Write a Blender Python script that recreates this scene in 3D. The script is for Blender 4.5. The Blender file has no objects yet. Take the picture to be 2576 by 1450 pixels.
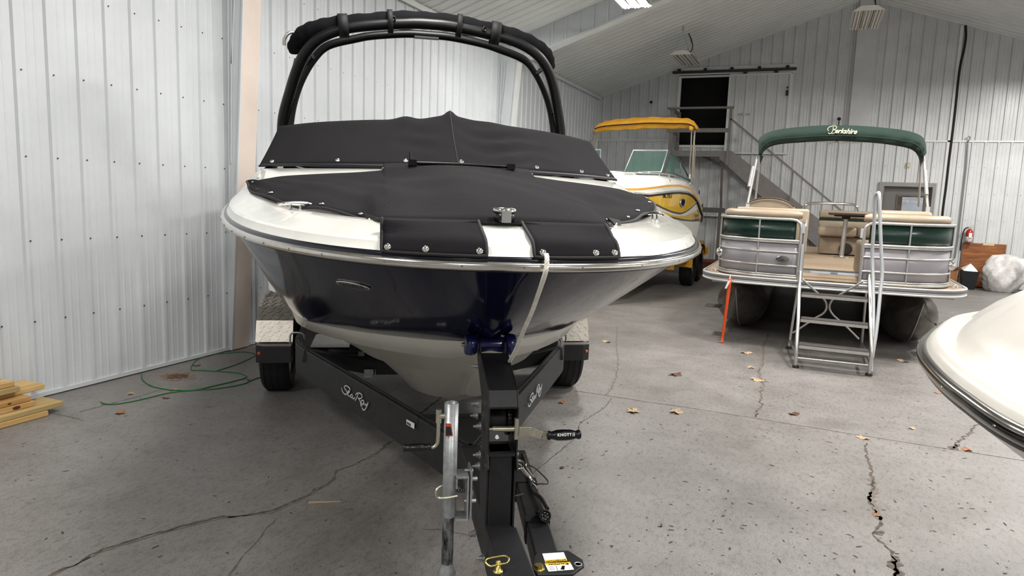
import bpy, bmesh, math, random
from mathutils import Vector, Matrix, Quaternion
random.seed(7)
sc = bpy.context.scene
COL = sc.collection
PI = math.pi
def R(d): return math.radians(d)

# ---------------------------------------------------------------- camera, world, lamps' light, exposure
FPX, YAW, PITCH, ROLL, CAMZ = 1774.2, .3949, .1314, .0352, 1.6
def _basis():
    f = Vector((-math.sin(YAW)*math.cos(PITCH), math.cos(YAW)*math.cos(PITCH), -math.sin(PITCH)))
    r = Vector((math.cos(YAW), math.sin(YAW), 0)); u = r.cross(f)
    return (math.cos(ROLL)*r+math.sin(ROLL)*u, -math.sin(ROLL)*r+math.cos(ROLL)*u, f)
CR, CU, CF = _basis()
cd = bpy.data.cameras.new('camera'); cam = bpy.data.objects.new('camera', cd); COL.objects.link(cam)
cd.sensor_width = 36; cd.lens = FPX/2576*36; cd.clip_start = .05; cd.clip_end = 200
M = Matrix((( CR.x, CU.x, -CF.x, 0), (CR.y, CU.y, -CF.y, 0), (CR.z, CU.z, -CF.z, CAMZ), (0, 0, 0, 1)))
cam.matrix_world = M
sc.camera = cam
w = bpy.data.worlds.new('world'); sc.world = w; w.use_nodes = True
w.node_tree.nodes['Background'].inputs[0].default_value = (.02, .022, .03, 1)
w.node_tree.nodes['Background'].inputs[1].default_value = .3
sc.view_settings.view_transform = 'Standard'; sc.view_settings.look = 'None'
sc.view_settings.exposure = 0.0; sc.view_settings.gamma = 1; sc.view_settings.use_curve_mapping = False
# the building's lit high-bay lamps (x, y, z of each lamp, power); the lamps' bodies are built further down
LAMPS_ON = [(-2.5, 9.62, 4.33, 150), (-2.5, 4.3, 4.33, 100), (-2.5, -1.0, 4.33, 120),
            (.62, 7.4, 4.6, 215), (.62, 2.1, 4.6, 140), (.62, -3.1, 4.6, 130),
            (3.75, 9.6, 4.33, 270), (3.75, 4.3, 4.33, 120), (3.75, -1.0, 4.33, 130),
            (4.15, 14.6, 4.33, 210)]
for i, (x, y, z, p) in enumerate(LAMPS_ON):
    ld = bpy.data.lights.new('lamp_light', 'AREA'); ld.shape = 'RECTANGLE'; ld.size = .4; ld.size_y = 1.2
    ld.energy = p; ld.color = (1, .975, .94)
    lo = bpy.data.objects.new('lamp_light', ld); COL.objects.link(lo); lo.location = (x, y, z-.075)

def ray(x, y):      # direction through a pixel of the 2576x1450 frame
    return CR*((x-1288)/FPX) + CU*(-(y-725)/FPX) + CF
def at(x, y, n, c): # where that ray meets the plane n.P = c
    d = ray(x, y); o = Vector((0, 0, CAMZ)); n = Vector(n)
    return o + d*((c-n.dot(o))/n.dot(d))
def fl(x, y, z=0.): return at(x, y, (0, 0, 1), z)

# ---------------------------------------------------------------- materials
MATS = {}
def lin(h):
    h = h.lstrip('#'); c = [int(h[i:i+2], 16)/255 for i in (0, 2, 4)]
    return tuple(((v/12.92) if v <= .04045 else ((v+.055)/1.055)**2.4) for v in c)+(1,)
def mat(name, col, rough=.5, metal=0., coat=0., noise=0., nscale=8., bump=0., bscale=60., emit=None, es=0., alpha=1., trans=0., ior=1.45, nrough=0., stretch=None, col2=None, spec=None, detail=4):
    if name in MATS: return MATS[name]
    m = bpy.data.materials.new(name); m.use_nodes = True; nt = m.node_tree; b = nt.nodes['Principled BSDF']
    c = lin(col) if isinstance(col, str) else tuple(col)+(1,)*(4-len(col))
    b.inputs['Base Color'].default_value = c; b.inputs['Roughness'].default_value = rough; b.inputs['Metallic'].default_value = metal
    b.inputs['Coat Weight'].default_value = coat; b.inputs['Coat Roughness'].default_value = .03
    b.inputs['Alpha'].default_value = alpha; b.inputs['Transmission Weight'].default_value = trans; b.inputs['IOR'].default_value = ior
    if spec is not None: b.inputs['Specular IOR Level'].default_value = spec
    if emit: b.inputs['Emission Color'].default_value = lin(emit); b.inputs['Emission Strength'].default_value = es
    tc = nt.nodes.new('ShaderNodeTexCoord'); vec = tc.outputs['Object']
    if stretch:
        mp = nt.nodes.new('ShaderNodeMapping'); mp.inputs['Scale'].default_value = stretch
        nt.links.new(vec, mp.inputs['Vector']); vec = mp.outputs['Vector']
    n = nt.nodes.new('ShaderNodeTexNoise'); n.inputs['Scale'].default_value = nscale; n.inputs['Detail'].default_value = detail; n.inputs['Roughness'].default_value = .6
    nt.links.new(vec, n.inputs['Vector'])
    mx = nt.nodes.new('ShaderNodeMix'); mx.data_type = 'RGBA'
    k = max(noise, .04)
    c2 = lin(col2) if col2 else tuple(v*(1-k) for v in c[:3])+(1,)
    c1 = c if col2 else tuple(min(1, v*(1+k*.6)) for v in c[:3])+(1,)
    mx.inputs['A'].default_value = c1; mx.inputs['B'].default_value = c2
    rr = nt.nodes.new('ShaderNodeMapRange'); rr.inputs['From Min'].default_value = .35; rr.inputs['From Max'].default_value = .65
    nt.links.new(n.outputs['Fac'], rr.inputs['Value']); nt.links.new(rr.outputs['Result'], mx.inputs['Factor'])
    nt.links.new(mx.outputs['Result'], b.inputs['Base Color'])
    if nrough:
        r2 = nt.nodes.new('ShaderNodeMapRange'); r2.inputs['To Min'].default_value = max(0, rough-nrough); r2.inputs['To Max'].default_value = rough+nrough
        nt.links.new(n.outputs['Fac'], r2.inputs['Value']); nt.links.new(r2.outputs['Result'], b.inputs['Roughness'])
    if bump:
        n2 = nt.nodes.new('ShaderNodeTexNoise'); n2.inputs['Scale'].default_value = bscale; n2.inputs['Detail'].default_value = 3
        nt.links.new(vec, n2.inputs['Vector'])
        bp = nt.nodes.new('ShaderNodeBump'); bp.inputs['Strength'].default_value = bump; bp.inputs['Distance'].default_value = .01
        nt.links.new(n2.outputs['Fac'], bp.inputs['Height']); nt.links.new(bp.outputs['Normal'], b.inputs['Normal'])
    MATS[name] = m; return m

def floor_mat():
    m = bpy.data.materials.new('worn_concrete'); m.use_nodes = True; nt = m.node_tree; b = nt.nodes['Principled BSDF']; L = nt.links.new
    tc = nt.nodes.new('ShaderNodeTexCoord')
    def noise(scale, det, st=(1, 1, 1), rot=0, rg=.6):
        mp = nt.nodes.new('ShaderNodeMapping'); mp.inputs['Scale'].default_value = st; mp.inputs['Rotation'].default_value = (0, 0, rot)
        L(tc.outputs['Object'], mp.inputs['Vector'])
        n = nt.nodes.new('ShaderNodeTexNoise'); n.inputs['Scale'].default_value = scale; n.inputs['Detail'].default_value = det; n.inputs['Roughness'].default_value = rg
        L(mp.outputs['Vector'], n.inputs['Vector']); return n.outputs['Fac']
    def ramp(fac, a, bb, ca, cb):
        r = nt.nodes.new('ShaderNodeValToRGB'); r.color_ramp.elements[0].position = a; r.color_ramp.elements[1].position = bb
        r.color_ramp.elements[0].color = ca; r.color_ramp.elements[1].color = cb; L(fac, r.inputs['Fac']); return r.outputs['Color']
    def mul(a, bb, f=1.):
        x = nt.nodes.new('ShaderNodeMix'); x.data_type = 'RGBA'; x.blend_type = 'MULTIPLY'; x.inputs['Factor'].default_value = f
        L(a, x.inputs['A']); L(bb, x.inputs['B']); return x.outputs['Result']
    base = ramp(noise(.55, 5), .3, .7, lin('#75726f'), lin('#8f8c8a'))
    g = lambda v: (v, v, v, 1)
    c = mul(base, ramp(noise(3.1, 6, rg=.7), .3, .68, (.74, .73, .71, 1), g(1.0)))
    c = mul(c, ramp(noise(38, 4, (1, .45, 1), .5, .7), .36, .5, (.66, .64, .61, 1), g(1)), .75)
    c = mul(c, ramp(noise(120, 3, (1, .6, 1), .4), .35, .47, (.55, .54, .52, 1), g(1)), .7)
    c = mul(c, ramp(noise(7, 5, (.35, 2.2, 1), -.3, .75), .27, .40, (.55, .5, .45, 1), g(1)), .55)
    c = mul(c, ramp(noise(1.4, 4, rg=.5), .60, .78, g(1), (.70, .67, .64, 1)), .9)
    c = mul(c, ramp(noise(5.5, 6, (1, .55, 1), .35, .75), .60, .72, g(1), (.62, .58, .54, 1)), .8)
    c = mul(c, ramp(noise(260, 2, (1, .7, 1), .2), .33, .45, (.5, .48, .46, 1), g(1)), .6)
    c = mul(c, ramp(noise(60, 3, (1, .5, 1), .9), .62, .70, g(1), (1.25, 1.24, 1.22, 1)), .5)
    L(c, b.inputs['Base Color'])
    r = nt.nodes.new('ShaderNodeMapRange'); r.inputs['To Min'].default_value = .36; r.inputs['To Max'].default_value = .62
    L(noise(2.2, 5), r.inputs['Value']); L(r.outputs['Result'], b.inputs['Roughness'])
    bp = nt.nodes.new('ShaderNodeBump'); bp.inputs['Strength'].default_value = .25; bp.inputs['Distance'].default_value = .004
    L(noise(55, 4), bp.inputs['Height']); L(bp.outputs['Normal'], b.inputs['Normal'])
    return m

MW = mat('white_wall_metal', '#cbcfd2', .42, .0, noise=.06, nscale=1.3, nrough=.06, bump=.03, bscale=6)
MWC = mat('white_ceiling_metal', '#d0d2d0', .36, .0, noise=.06, nscale=1.1)
MWF = mat('white_gable_metal', '#c9cbcb', .32, .0, noise=.08, nscale=1.7, nrough=.06, bump=.04, bscale=5)
MTRIM = mat('white_trim_metal', '#d6d8d6', .35)
MCOL = mat('cream_column_wrap', '#d9cbc0', .5, noise=.05, nscale=2.5, bump=.1, bscale=3)
MSCREW = mat('dark_screw', '#55534f', .5, .5)
MGALV = mat('galvanised', '#a2a6a8', .38, .75, noise=.25, nscale=30, nrough=.12)
MALU = mat('brushed_aluminium', '#c4c2be', .33, .85, noise=.08, nscale=20)
MALUP = mat('painted_aluminium', '#b7babd', .4, .35, noise=.06)
MCHR = mat('chrome', '#e6e4e0', .08, 1.)
MSS = mat('stainless', '#cfccc6', .17, 1., noise=.08, nscale=30)
MZINC = mat('zinc_plate', '#b9b6a6', .3, .9, noise=.15, nscale=40)
MYZ = mat('yellow_zinc', '#b8a861', .3, .9, noise=.25, nscale=40)
MBLK = mat('satin_black_steel', '#1f1f22', .45, .1, noise=.2, nscale=9, bump=.05, bscale=200)
MBLKT = mat('textured_black_frame', '#232427', .5, .1, noise=.3, nscale=14, bump=.08, bscale=150)
MPLA = mat('black_plastic', '#0e0e10', .28)
MGRASS = None
MRUB = mat('black_rubber', '#111113', .62, noise=.2, nscale=20, bump=.1, bscale=80)
MFAB = mat('black_canvas', '#18171a', .92, noise=.16, nscale=5, bump=.25, bscale=700, spec=.15)
MFABD = mat('deep_black_canvas', '#0f0f12', .9, noise=.15, nscale=9, bump=.3, bscale=500, spec=.15)
MHEM = mat('black_hem_binding', '#0d0d0f', .7)
MGEL = mat('white_gelcoat', '#dcdcd6', .16, coat=.6, noise=.02)
MGELB = mat('white_bottom_gelcoat', '#d8d6cc', .28, coat=.2, noise=.04, nscale=3)
MNAVY = mat('navy_gelcoat', '#0a0f2a', .07, noise=.08, nscale=4, ior=1.33)
MNAVS = mat('navy_rail_insert', '#0c0e19', .2, noise=.3, nscale=60)
MDIA = mat('diamond_plate', '#a29d95', .38, .85, noise=.12, nscale=12)
MBLUER = mat('blue_polyurethane', '#161a4e', .22, coat=.4)
MGREYP = mat('grey_painted_wood', '#7a7673', .6, noise=.1, nscale=7, stretch=(1, 1, 1))
MGREYD = mat('dark_grey_frame', '#55534f', .55, noise=.08)
MTAN = mat('tan_vinyl', '#9d8e7a', .42, noise=.07, nscale=4, bump=.12, bscale=30)
MTAND = mat('tan_vinyl_shell', '#80715f', .5, noise=.1, nscale=9)
MTANC = mat('tan_carpet', '#a28e76', .95, noise=.3, nscale=60, bump=.4, bscale=300)
MPGRN = mat('dark_green_panel', '#0a2a21', .3, coat=.1, noise=.1)
MPSIL = mat('silver_grey_panel', '#9a969b', .35, .25, noise=.08, nscale=3)
MGCAN = mat('green_canvas', '#182d25', .85, noise=.12, nscale=8, bump=.2, bscale=400)
MYCAN = mat('yellow_canvas', '#d79c2c', .85, noise=.12, nscale=8, bump=.2, bscale=200)
MYEL = mat('yellow_gelcoat', '#d6a918', .14, coat=.6, noise=.06)
MYELP = mat('yellow_trailer_paint', '#d49a1c', .35, noise=.1)
MGLS = mat('green_tinted_glass', '#3f6d5e', .03, trans=.0, alpha=.42)
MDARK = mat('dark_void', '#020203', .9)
MWHITE = mat('white_plastic', '#e4e4e2', .4)
MLAMP = mat('lamp_housing_white', '#dcdad4', .45)
MTUBE = mat('unlit_tube', '#c9c8c4', .25)
MTUBEON = mat('lit_tube', '#ffffff', .3, emit='#fff6ea', es=14)

# ---------------------------------------------------------------- mesh helpers
def link(name, me, m, parent=None, loc=None):
    o = bpy.data.objects.new(name, me); COL.objects.link(o)
    for mm in (m if isinstance(m, (list, tuple)) else [m]): me.materials.append(mm)
    if parent is not None: o.parent = parent
    if loc is not None: o.location = loc
    return o
def tag(o, label=None, cat=None, group=None, kind=None):
    if label: o['label'] = label
    if cat: o['category'] = cat
    if group: o['group'] = group
    if kind: o['kind'] = kind
    return o
def empty(name, label, cat, loc=(0, 0, 0), rz=0., group=None):
    o = bpy.data.objects.new(name, None); COL.objects.link(o); o.location = loc; o.rotation_euler = (0, 0, rz)
    o.empty_display_size = .1
    return tag(o, label, cat, group)
class MB:
    def __init__(s): s.v = []; s.f = []; s.mi = []; s.sm = []
    def add(s, vs, fs, mi=0, smooth=False):
        o = len(s.v); s.v += [tuple(v) for v in vs]; s.f += [tuple(o+i for i in f) for f in fs]; s.mi += [mi]*len(fs); s.sm += [smooth]*len(fs); return s
    def box(s, a, b, mi=0, T=None):
        (x0, y0, z0), (x1, y1, z1) = a, b
        vs = [Vector((x, y, z)) for z in (z0, z1) for y in (y0, y1) for x in (x0, x1)]
        if T: vs = [T @ v for v in vs]
        return s.add(vs, [(0, 2, 3, 1), (4, 5, 7, 6), (0, 1, 5, 4), (2, 6, 7, 3), (0, 4, 6, 2), (1, 3, 7, 5)], mi)
    def bar(s, p, q, wd, ht, up=(0, 0, 1), mi=0):   # rectangular bar between two points
        p, q = Vector(p), Vector(q); d = (q-p).normalized(); up = Vector(up); x = d.cross(up)
        if x.length < 1e-4: x = d.cross(Vector((1, 0, 0)))
        x.normalize(); u = x.cross(d).normalized()
        vs = [c + x*a*wd/2 + u*b*ht/2 for c in (p, q) for a, b in ((-1, -1), (1, -1), (1, 1), (-1, 1))]
        return s.add(vs, [(0, 1, 2, 3), (7, 6, 5, 4), (0, 4, 5, 1), (1, 5, 6, 2), (2, 6, 7, 3), (3, 7, 4, 0)], mi)
    def tube(s, pts, r, seg=12, mi=0, closed=False, caps=True, flat=None):
        pts = [Vector(p) for p in pts]; n = len(pts)
        rs = r if isinstance(r, (list, tuple)) else [r]*n
        tan = []
        for i in range(n):
            a = pts[(i-1) % n] if (closed or i > 0) else pts[i]; b = pts[(i+1) % n] if (closed or i < n-1) else pts[i]
            t = (b-a); tan.append(t.normalized() if t.length > 1e-9 else Vector((0, 0, 1)))
        ref = Vector((0, 0, 1)) if abs(tan[0].z) < .9 else Vector((1, 0, 0))
        x = tan[0].cross(ref).normalized(); vs = []
        for i in range(n):
            x = (x - tan[i]*x.dot(tan[i]));
            x = x.normalized() if x.length > 1e-6 else tan[i].orthogonal().normalized()
            y = tan[i].cross(x)
            for k in range(seg):
                a = 2*PI*k/seg; vs.append(pts[i] + (x*math.cos(a) + y*math.sin(a)*(flat or 1))*rs[i])
        fs = []
        for i in range(n if closed else n-1):
            j = (i+1) % n
            for k in range(seg): fs.append((i*seg+k, i*seg+(k+1) % seg, j*seg+(k+1) % seg, j*seg+k))
        s.add(vs, fs, mi, True)
        if caps and not closed:
            s.add(vs[:seg], [tuple(range(seg))[::-1]], mi); s.add(vs[-seg:], [tuple(range(seg))], mi)
        return s
    def cyl(s, p, q, r, seg=20, mi=0, r2=None): return s.tube([p, q], [r, r if r2 is None else r2], seg, mi)
    def lathe(s, prof, T=Matrix(), seg=24, mi=0, smooth=True):   # prof: (radius, height) about local z
        vs = [T @ Vector((r*math.cos(2*PI*k/seg), r*math.sin(2*PI*k/seg), z)) for r, z in prof for k in range(seg)]
        fs = [(i*seg+k, i*seg+(k+1) % seg, (i+1)*seg+(k+1) % seg, (i+1)*seg+k) for i in range(len(prof)-1) for k in range(seg)]
        s.add(vs, fs, mi, smooth)
        for i, rev in ((0, True), (len(prof)-1, False)):
            if prof[i][0] > 1e-5:
                f = list(range(seg)); s.add(vs[i*seg:(i+1)*seg], [tuple(f[::-1] if rev else f)], mi)
        return s
    def grid(s, rows, mi=0, smooth=True, closed=False):
        n = len(rows[0]); vs = [p for r in rows for p in r]; fs = []
        for i in range(len(rows)-1):
            for k in range(n if closed else n-1): fs.append((i*n+k, i*n+(k+1) % n, (i+1)*n+(k+1) % n, (i+1)*n+k))
        return s.add(vs, fs, mi, smooth)
    def prism(s, poly, d, T=Matrix(), mi=0):   # polygon in local xy extruded along local z by d
        n = len(poly); vs = [T @ Vector((x, y, 0)) for x, y in poly] + [T @ Vector((x, y, d)) for x, y in poly]
        fs = [tuple(range(n))[::-1], tuple(range(n, 2*n))] + [(i, (i+1) % n, n+(i+1) % n, n+i) for i in range(n)]
        return s.add(vs, fs, mi)
    def build(s, name, m, parent=None, bevel=0., sub=0, solid=0., loc=None, merge=0., seg=2, offset=0.):
        me = bpy.data.meshes.new(name); me.from_pydata(s.v, [], s.f)
        me.polygons.foreach_set('material_index', s.mi); me.polygons.foreach_set('use_smooth', s.sm); me.update()
        bm = bmesh.new(); bm.from_mesh(me)
        if merge: bmesh.ops.remove_doubles(bm, verts=bm.verts, dist=merge)
        bmesh.ops.recalc_face_normals(bm, faces=bm.faces); bm.to_mesh(me); bm.free()
        o = link(name, me, m, parent, loc)
        if solid:
            k = o.modifiers.new('s', 'SOLIDIFY'); k.thickness = solid; k.offset = offset
        if bevel:
            k = o.modifiers.new('b', 'BEVEL'); k.width = bevel; k.segments = seg; k.limit_method = 'ANGLE'; k.angle_limit = R(40)
        if sub:
            k = o.modifiers.new('u', 'SUBSURF'); k.levels = sub; k.render_levels = sub
        return o
def spline(pts, n=8, closed=False):      # Catmull-Rom through points
    pts = [Vector(p) for p in pts]; out = []; m = len(pts)
    for i in range(m if closed else m-1):
        p1, p2 = pts[i], pts[(i+1) % m]
        p0 = pts[(i-1) % m] if closed or i > 0 else p1*2-p2
        p3 = pts[(i+2) % m] if closed or i < m-2 else p2*2-p1
        for k in range(n):
            t = k/n; out.append(.5*((2*p1)+(p2-p0)*t+(2*p0-5*p1+4*p2-p3)*t*t+(3*p1-p0-3*p2+p3)*t**3))
    if not closed: out.append(pts[-1])
    return out
def interp(x, xs, ys):
    if x <= xs[0]: return ys[0]
    for a, b, c, d in zip(xs, xs[1:], ys, ys[1:]):
        if x <= b: return c+(d-c)*(x-a)/(b-a)
    return ys[-1]
def frame(o, x, y):      # matrix: local x along x, local z along x cross y
    x = Vector(x).normalized(); y = Vector(y); z = x.cross(y).normalized(); y = z.cross(x)
    return Matrix(((x.x, y.x, z.x, o[0]), (x.y, y.y, z.y, o[1]), (x.z, y.z, z.z, o[2]), (0, 0, 0, 1)))
def text(name, s, size, T, m, parent, depth=.001, shear=0., bold=0., space=1., sx=1.):
    cu = bpy.data.curves.new(name, 'FONT'); cu.body = s; cu.size = size; cu.extrude = depth; cu.shear = shear; cu.offset = bold
    cu.align_x = 'CENTER'; cu.align_y = 'CENTER'; cu.space_character = space
    tmp = bpy.data.objects.new(name, cu); COL.objects.link(tmp); bpy.context.view_layer.update()
    me = bpy.data.meshes.new_from_object(tmp.evaluated_get(bpy.context.evaluated_depsgraph_get())); bpy.data.objects.remove(tmp)
    me.transform(Matrix.Scale(sx, 4, (1, 0, 0))); me.transform(T); me.materials.clear()
    return link(name, me, m, parent)
def strokes(name, lines, wd, T, m, parent, th=.0015):   # handwriting: polylines in a local plane as flat ribbons
    b = MB()
    for ln in lines:
        p = spline([(x, y, 0) for x, y in ln], 6); n = len(p); L_ = []; R_ = []
        for i in range(n):
            t = (p[min(i+1, n-1)]-p[max(i-1, 0)]).normalized(); k = Vector((-t.y, t.x, 0))*wd/2
            L_.append(p[i]+k); R_.append(p[i]-k)
        rows = [[T @ v for v in L_], [T @ (v+Vector((0, 0, th))) for v in L_], [T @ (v+Vector((0, 0, th))) for v in R_], [T @ v for v in R_]]
        b.grid(rows, smooth=False)
    return b.build(name, m, parent)
# ---------------------------------------------------------------- the building
XL, XR, YF, YN, XC, ZR, SL = -5.109, 6.55, 17.46, -7.0, .72, 6.05, .336
def zc(x): return ZR - SL*abs(x-XC)
ZE = zc(XL)
def struct(o): o['kind'] = 'structure'; return o
struct(MB().box((XL-.3, YN-.3, -.2), (XR+.3, YF+.3, 0)).build('floor', floor_mat()))
PITCHR = .2286
def profile(a, b, c0, hs=1., minor=True):      # ribbed panel: list of (distance along, height out)
    out = [(a, 0)]; k = math.floor((a-c0)/PITCHR)
    while True:
        c = c0+k*PITCHR; k += 1
        if c-.03 > b: break
        for dx, h in ((-.024, 0), (-.012, .019), (.012, .019), (.024, 0)): out.append((c+dx, h*hs))
        if minor:
            for q in (.085, .145): out += [(c+q-.011, 0), (c+q-.004, .003*hs), (c+q+.004, .003*hs), (c+q+.011, 0)]
    out = [(x, h) for x, h in out if a <= x <= b] + [(b, 0)]
    return sorted(out)
# left wall
RC0 = 3.3036-.035
b = MB(); pr = profile(YN, YF, RC0)
b.grid([[Vector((XL+h, y, z)) for y, h in pr] for z in (0.015, ZE)], smooth=False)
for zz in (.569, 1.154, 1.749, 2.340, 2.93, 3.52):
    y = 3.3036 - 26*PITCHR
    while y < 17.3:
        b.cyl((XL-.001, y, zz), (XL+.006, y, zz), .0058, 6, 1); y += PITCHR
b.box((XL-.05, YN, .0), (XL-.002, YF, ZE), 0)
struct(b.build('wall_left', [MW, MSCREW]))
bl = MB().box((XL, YN, 0.0), (XL+.021, YF, .010), 0).box((XL, YN, .010), (XL+.022, YF, .040), 1); struct(bl.build('baseboard_left', [mat('base_gasket', '#3a3836', .8), MW]))
struct(MB().bar((XL+.03, YN, ZE-.015), (XL+.03, YF, ZE-.015), .07, .03).bar((XL+.055, YN, ZE-.045), (XL+.055, YF, ZE-.045), .02, .05).build('trim_1', MTRIM))
b = MB(); b.grid([[Vector((XR-h, y, z)) for y, h in profile(YN, YF, RC0)] for z in (0.015, zc(XR))], smooth=False); b.box((XR+.002, YN, 0), (XR+.05, YF, zc(XR)))
struct(b.build('wall_right', MW))
b = MB(); b.grid([[Vector((x, YN+h, z)) for x, h in profile(XL, XR, 0)] for z in (0.015,)] + [[Vector((x, YN+h, zc(x))) for x, h in profile(XL, XR, 0)]], smooth=False)
b.box((XL, YN-.05, 0), (XR, YN-.002, 4.0)); struct(b.build('wall_near', MW))
# ceiling: two ribbed slopes, ribs running up the slope
for s_, (xa, xb), nm in ((0, (XL, XC), 'ceiling'), (1, (XC, XR), 'ceiling')):
    b = MB(); pr = profile(YN, YF, RC0+.11, 1.15)
    b.grid([[Vector((x, y, zc(x)-h)) for y, h in pr] for x in (xa, xb)], smooth=False)
    b.grid([[Vector((x, y, zc(x)+.03)) for y in (YN, YF)] for x in (xa, xb)], smooth=False)
    struct(b.build(nm, MWC))
# far gable wall, built around the upper opening and the walk door
DX0, DX1, DZ0, DZ1 = -3.092, -1.985, 2.927, 4.487
PX0, PX1, PZ = 1.405, 2.352, 2.083
b = MB(); GC0 = .4605
def gable(x0, x1, z0, z1, c0=GC0):
    pr = profile(x0, x1, c0, 1.35)
    lo = [Vector((x, YF-h, z0)) for x, h in pr]; hi = [Vector((x, YF-h, min(z1, zc(x)))) for x, h in pr]
    b.grid([lo, hi], smooth=False)
ZT = 3.03
gable(XL, DX0, 0.015, ZT); gable(DX0, DX1, .015, DZ0); gable(DX1, PX0, .015, ZT); gable(PX0, PX1, PZ, ZT); gable(PX1, XR, .015, ZT)
gable(XL, DX0, ZT, 9, GC0+.05); gable(DX0, DX1, DZ1, 9, GC0+.05); gable(DX1, XR, ZT, 9, GC0+.05)
for zz in (.5, 1.4, 1.95, 2.5, 2.98, 3.62):
    x = GC0-25*PITCHR+.035
    while x < XR:
        if not (PX0-.1 < x < PX1+.1 and zz < 2.2) and not (DX0-.05 < x < DX1+.05 and zz > 2.9): b.cyl((x, YF, zz), (x, YF-.007, zz), .006, 6, 1)
        x += PITCHR
struct(b.build('wall_far', [MWF, MSCREW]))
struct(MB().box((XL, YF+.15, 0), (PX0-.2, YF+.2, 6.1)).box((PX1+.2, YF+.15, 0), (XR, YF+.2, 6.1)).box((PX0-.2, YF+.15, 2.3), (PX1+.2, YF+.2, 6.1)).build('wall_backing', MDARK))
struct(MB().box((XL, YF-.03, ZT-.012), (DX0-.05, YF, ZT+.02)).box((DX1+1.2, YF-.03, ZT-.012), (XR, YF, ZT+.02)).build('trim_2', MTRIM))
# corner and rake trims
struct(MB().bar((XL+.02, YF-.02, 0), (XL+.02, YF-.02, ZE), .04, .04).build('trim_3', MTRIM))
struct(MB().bar((XL, YF-.02, ZE-.02), (XC, YF-.02, ZR-.02), .04, .05).bar((XC, YF-.02, ZR-.02), (XR, YF-.02, zc(XR)-.02), .04, .05).build('trim_4', MTRIM))
# steel frames (tapered column + rafter), wrapped in ribbed liner with a smooth cream flange
def steel_frame(n, y0, fw, off0, slope, rd, label_m):
    # off0: flange distance from wall at floor, slope: growth per metre of height, rd: rafter depth
    for sgn, xw in ((1, XL), (-1, XR)):
        b = MB(); ht = zc(xw)
        zt = ht - .28
        f = lambda z: off0+slope*z
        # flange face
        b.add([(xw+sgn*f(z), y, z) for z in (0.01, zt) for y in (y0+.01, y0+fw)], [(0, 1, 3, 2)], 1)
        b.add([(xw+sgn*(f(z)-.012), y, z) for z in (0.01, zt) for y in (y0+.01, y0+fw)], [(0, 1, 3, 2)], 1)
        # web cladding near and far side
        for yy in (y0+.01, y0+fw):
            b.add([(xw, yy, .01), (xw+sgn*f(0), yy, .01), (xw+sgn*f(zt), yy, zt), (xw, yy, ht)], [(0, 1, 2, 3)], 0)
        for k in range(1, 4):
            b.bar((xw+sgn*(.02+.03*k), y0+.004, .9*k), (xw+sgn*(.03+.055*k), y0+.004, zt), .008, .012)
        b.bar((xw+sgn*f(0), y0+.01, .01), (xw+sgn*f(zt), y0+.01, zt), .02, .016, (0, 1, 0), 0)
        # rafter
        x1 = xw+sgn*f(zt); x2 = XC
        for yy in (y0+.01, y0+fw):
            b.add([(xw, yy, ht), (x1, yy, zt), (x2, yy, ZR-rd), (x2, yy, ZR)], [(0, 1, 2, 3)], 0)
        b.add([(x1, y0+.01, zt), (x1, y0+fw, zt), (x2, y0+fw, ZR-rd), (x2, y0+.01, ZR-rd)], [(0, 1, 2, 3)], 1)
        b.bar((x1, y0+.0, zt+.01), (x2, y0+.0, ZR-rd+.01), .02, .03, (0, 0, 1), 0)
        x = x1+sgn*.15
        while (x-x2)*sgn < -.1:
            zb = zt+(ZR-rd-zt)*(x-x1)/(x2-x1); b.bar((x, y0+.003, zb), (x, y0+.003, zc(x)), .035, .016, (0, 1, 0), 0); x += sgn*PITCHR
        o = b.build('trim_%d' % n, [MW, MCOL if label_m == 0 else MTRIM]); struct(o); n += 1
steel_frame(5, 5.13, .24, .045, .062, .34, 0)
steel_frame(7, 11.24, .24, .10, .07, .34, 1)
steel_frame(9, -1.0, .24, .045, .062, .34, 0)
# ridge post against the gable
struct(MB().box((.60, YF-.1, 3.03), (.98, YF-.012, 6.0)).build('trim_11', MWF))
# electrical conduit-like trim line is built with the cables below
# ---- upper opening: frame, dark room behind, sliding leaf and its track
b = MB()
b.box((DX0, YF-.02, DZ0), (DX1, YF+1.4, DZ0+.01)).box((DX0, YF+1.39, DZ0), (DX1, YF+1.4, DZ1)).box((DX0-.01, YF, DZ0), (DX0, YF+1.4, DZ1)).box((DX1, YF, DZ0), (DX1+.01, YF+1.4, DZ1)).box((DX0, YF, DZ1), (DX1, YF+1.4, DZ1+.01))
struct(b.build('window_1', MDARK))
b = MB(); b.box((DX0-.07, YF-.05, DZ0), (DX0, YF, DZ1)).box((DX0-.07, YF-.05, DZ0-.06), (DX1+.06, YF, DZ0)).box((DX0-.07, YF-.05, DZ1), (DX1-.01, YF, DZ1+.06))
struct(b.build('trim_12', MTRIM))
b = MB(); sx0, sx1, sz0, sz1 = DX1, -.655, 2.755, 4.50
pr = profile(sx0, sx1, sx0+.16)
b.grid([[Vector((x, YF-.075-h, z)) for x, h in pr] for z in (sz0, sz1)], smooth=False)
b.box((sx0, YF-.07, sz0), (sx1, YF-.055, sz1))
lf = b.build('door_1', [MWF]); struct(lf)
MB().box((sx0, YF-.1, sz0-.03), (sx1+.05, YF-.05, sz0)).box((sx1-.02, YF-.1, sz0), (sx1+.035, YF-.05, sz1)).box((sx0-.01, YF-.1, sz0), (sx0+.03, YF-.05, sz1)).box((sx0, YF-.1, sz1), (sx1, YF-.05, sz1+.03)).build('door_frame', MTRIM, lf)
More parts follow.
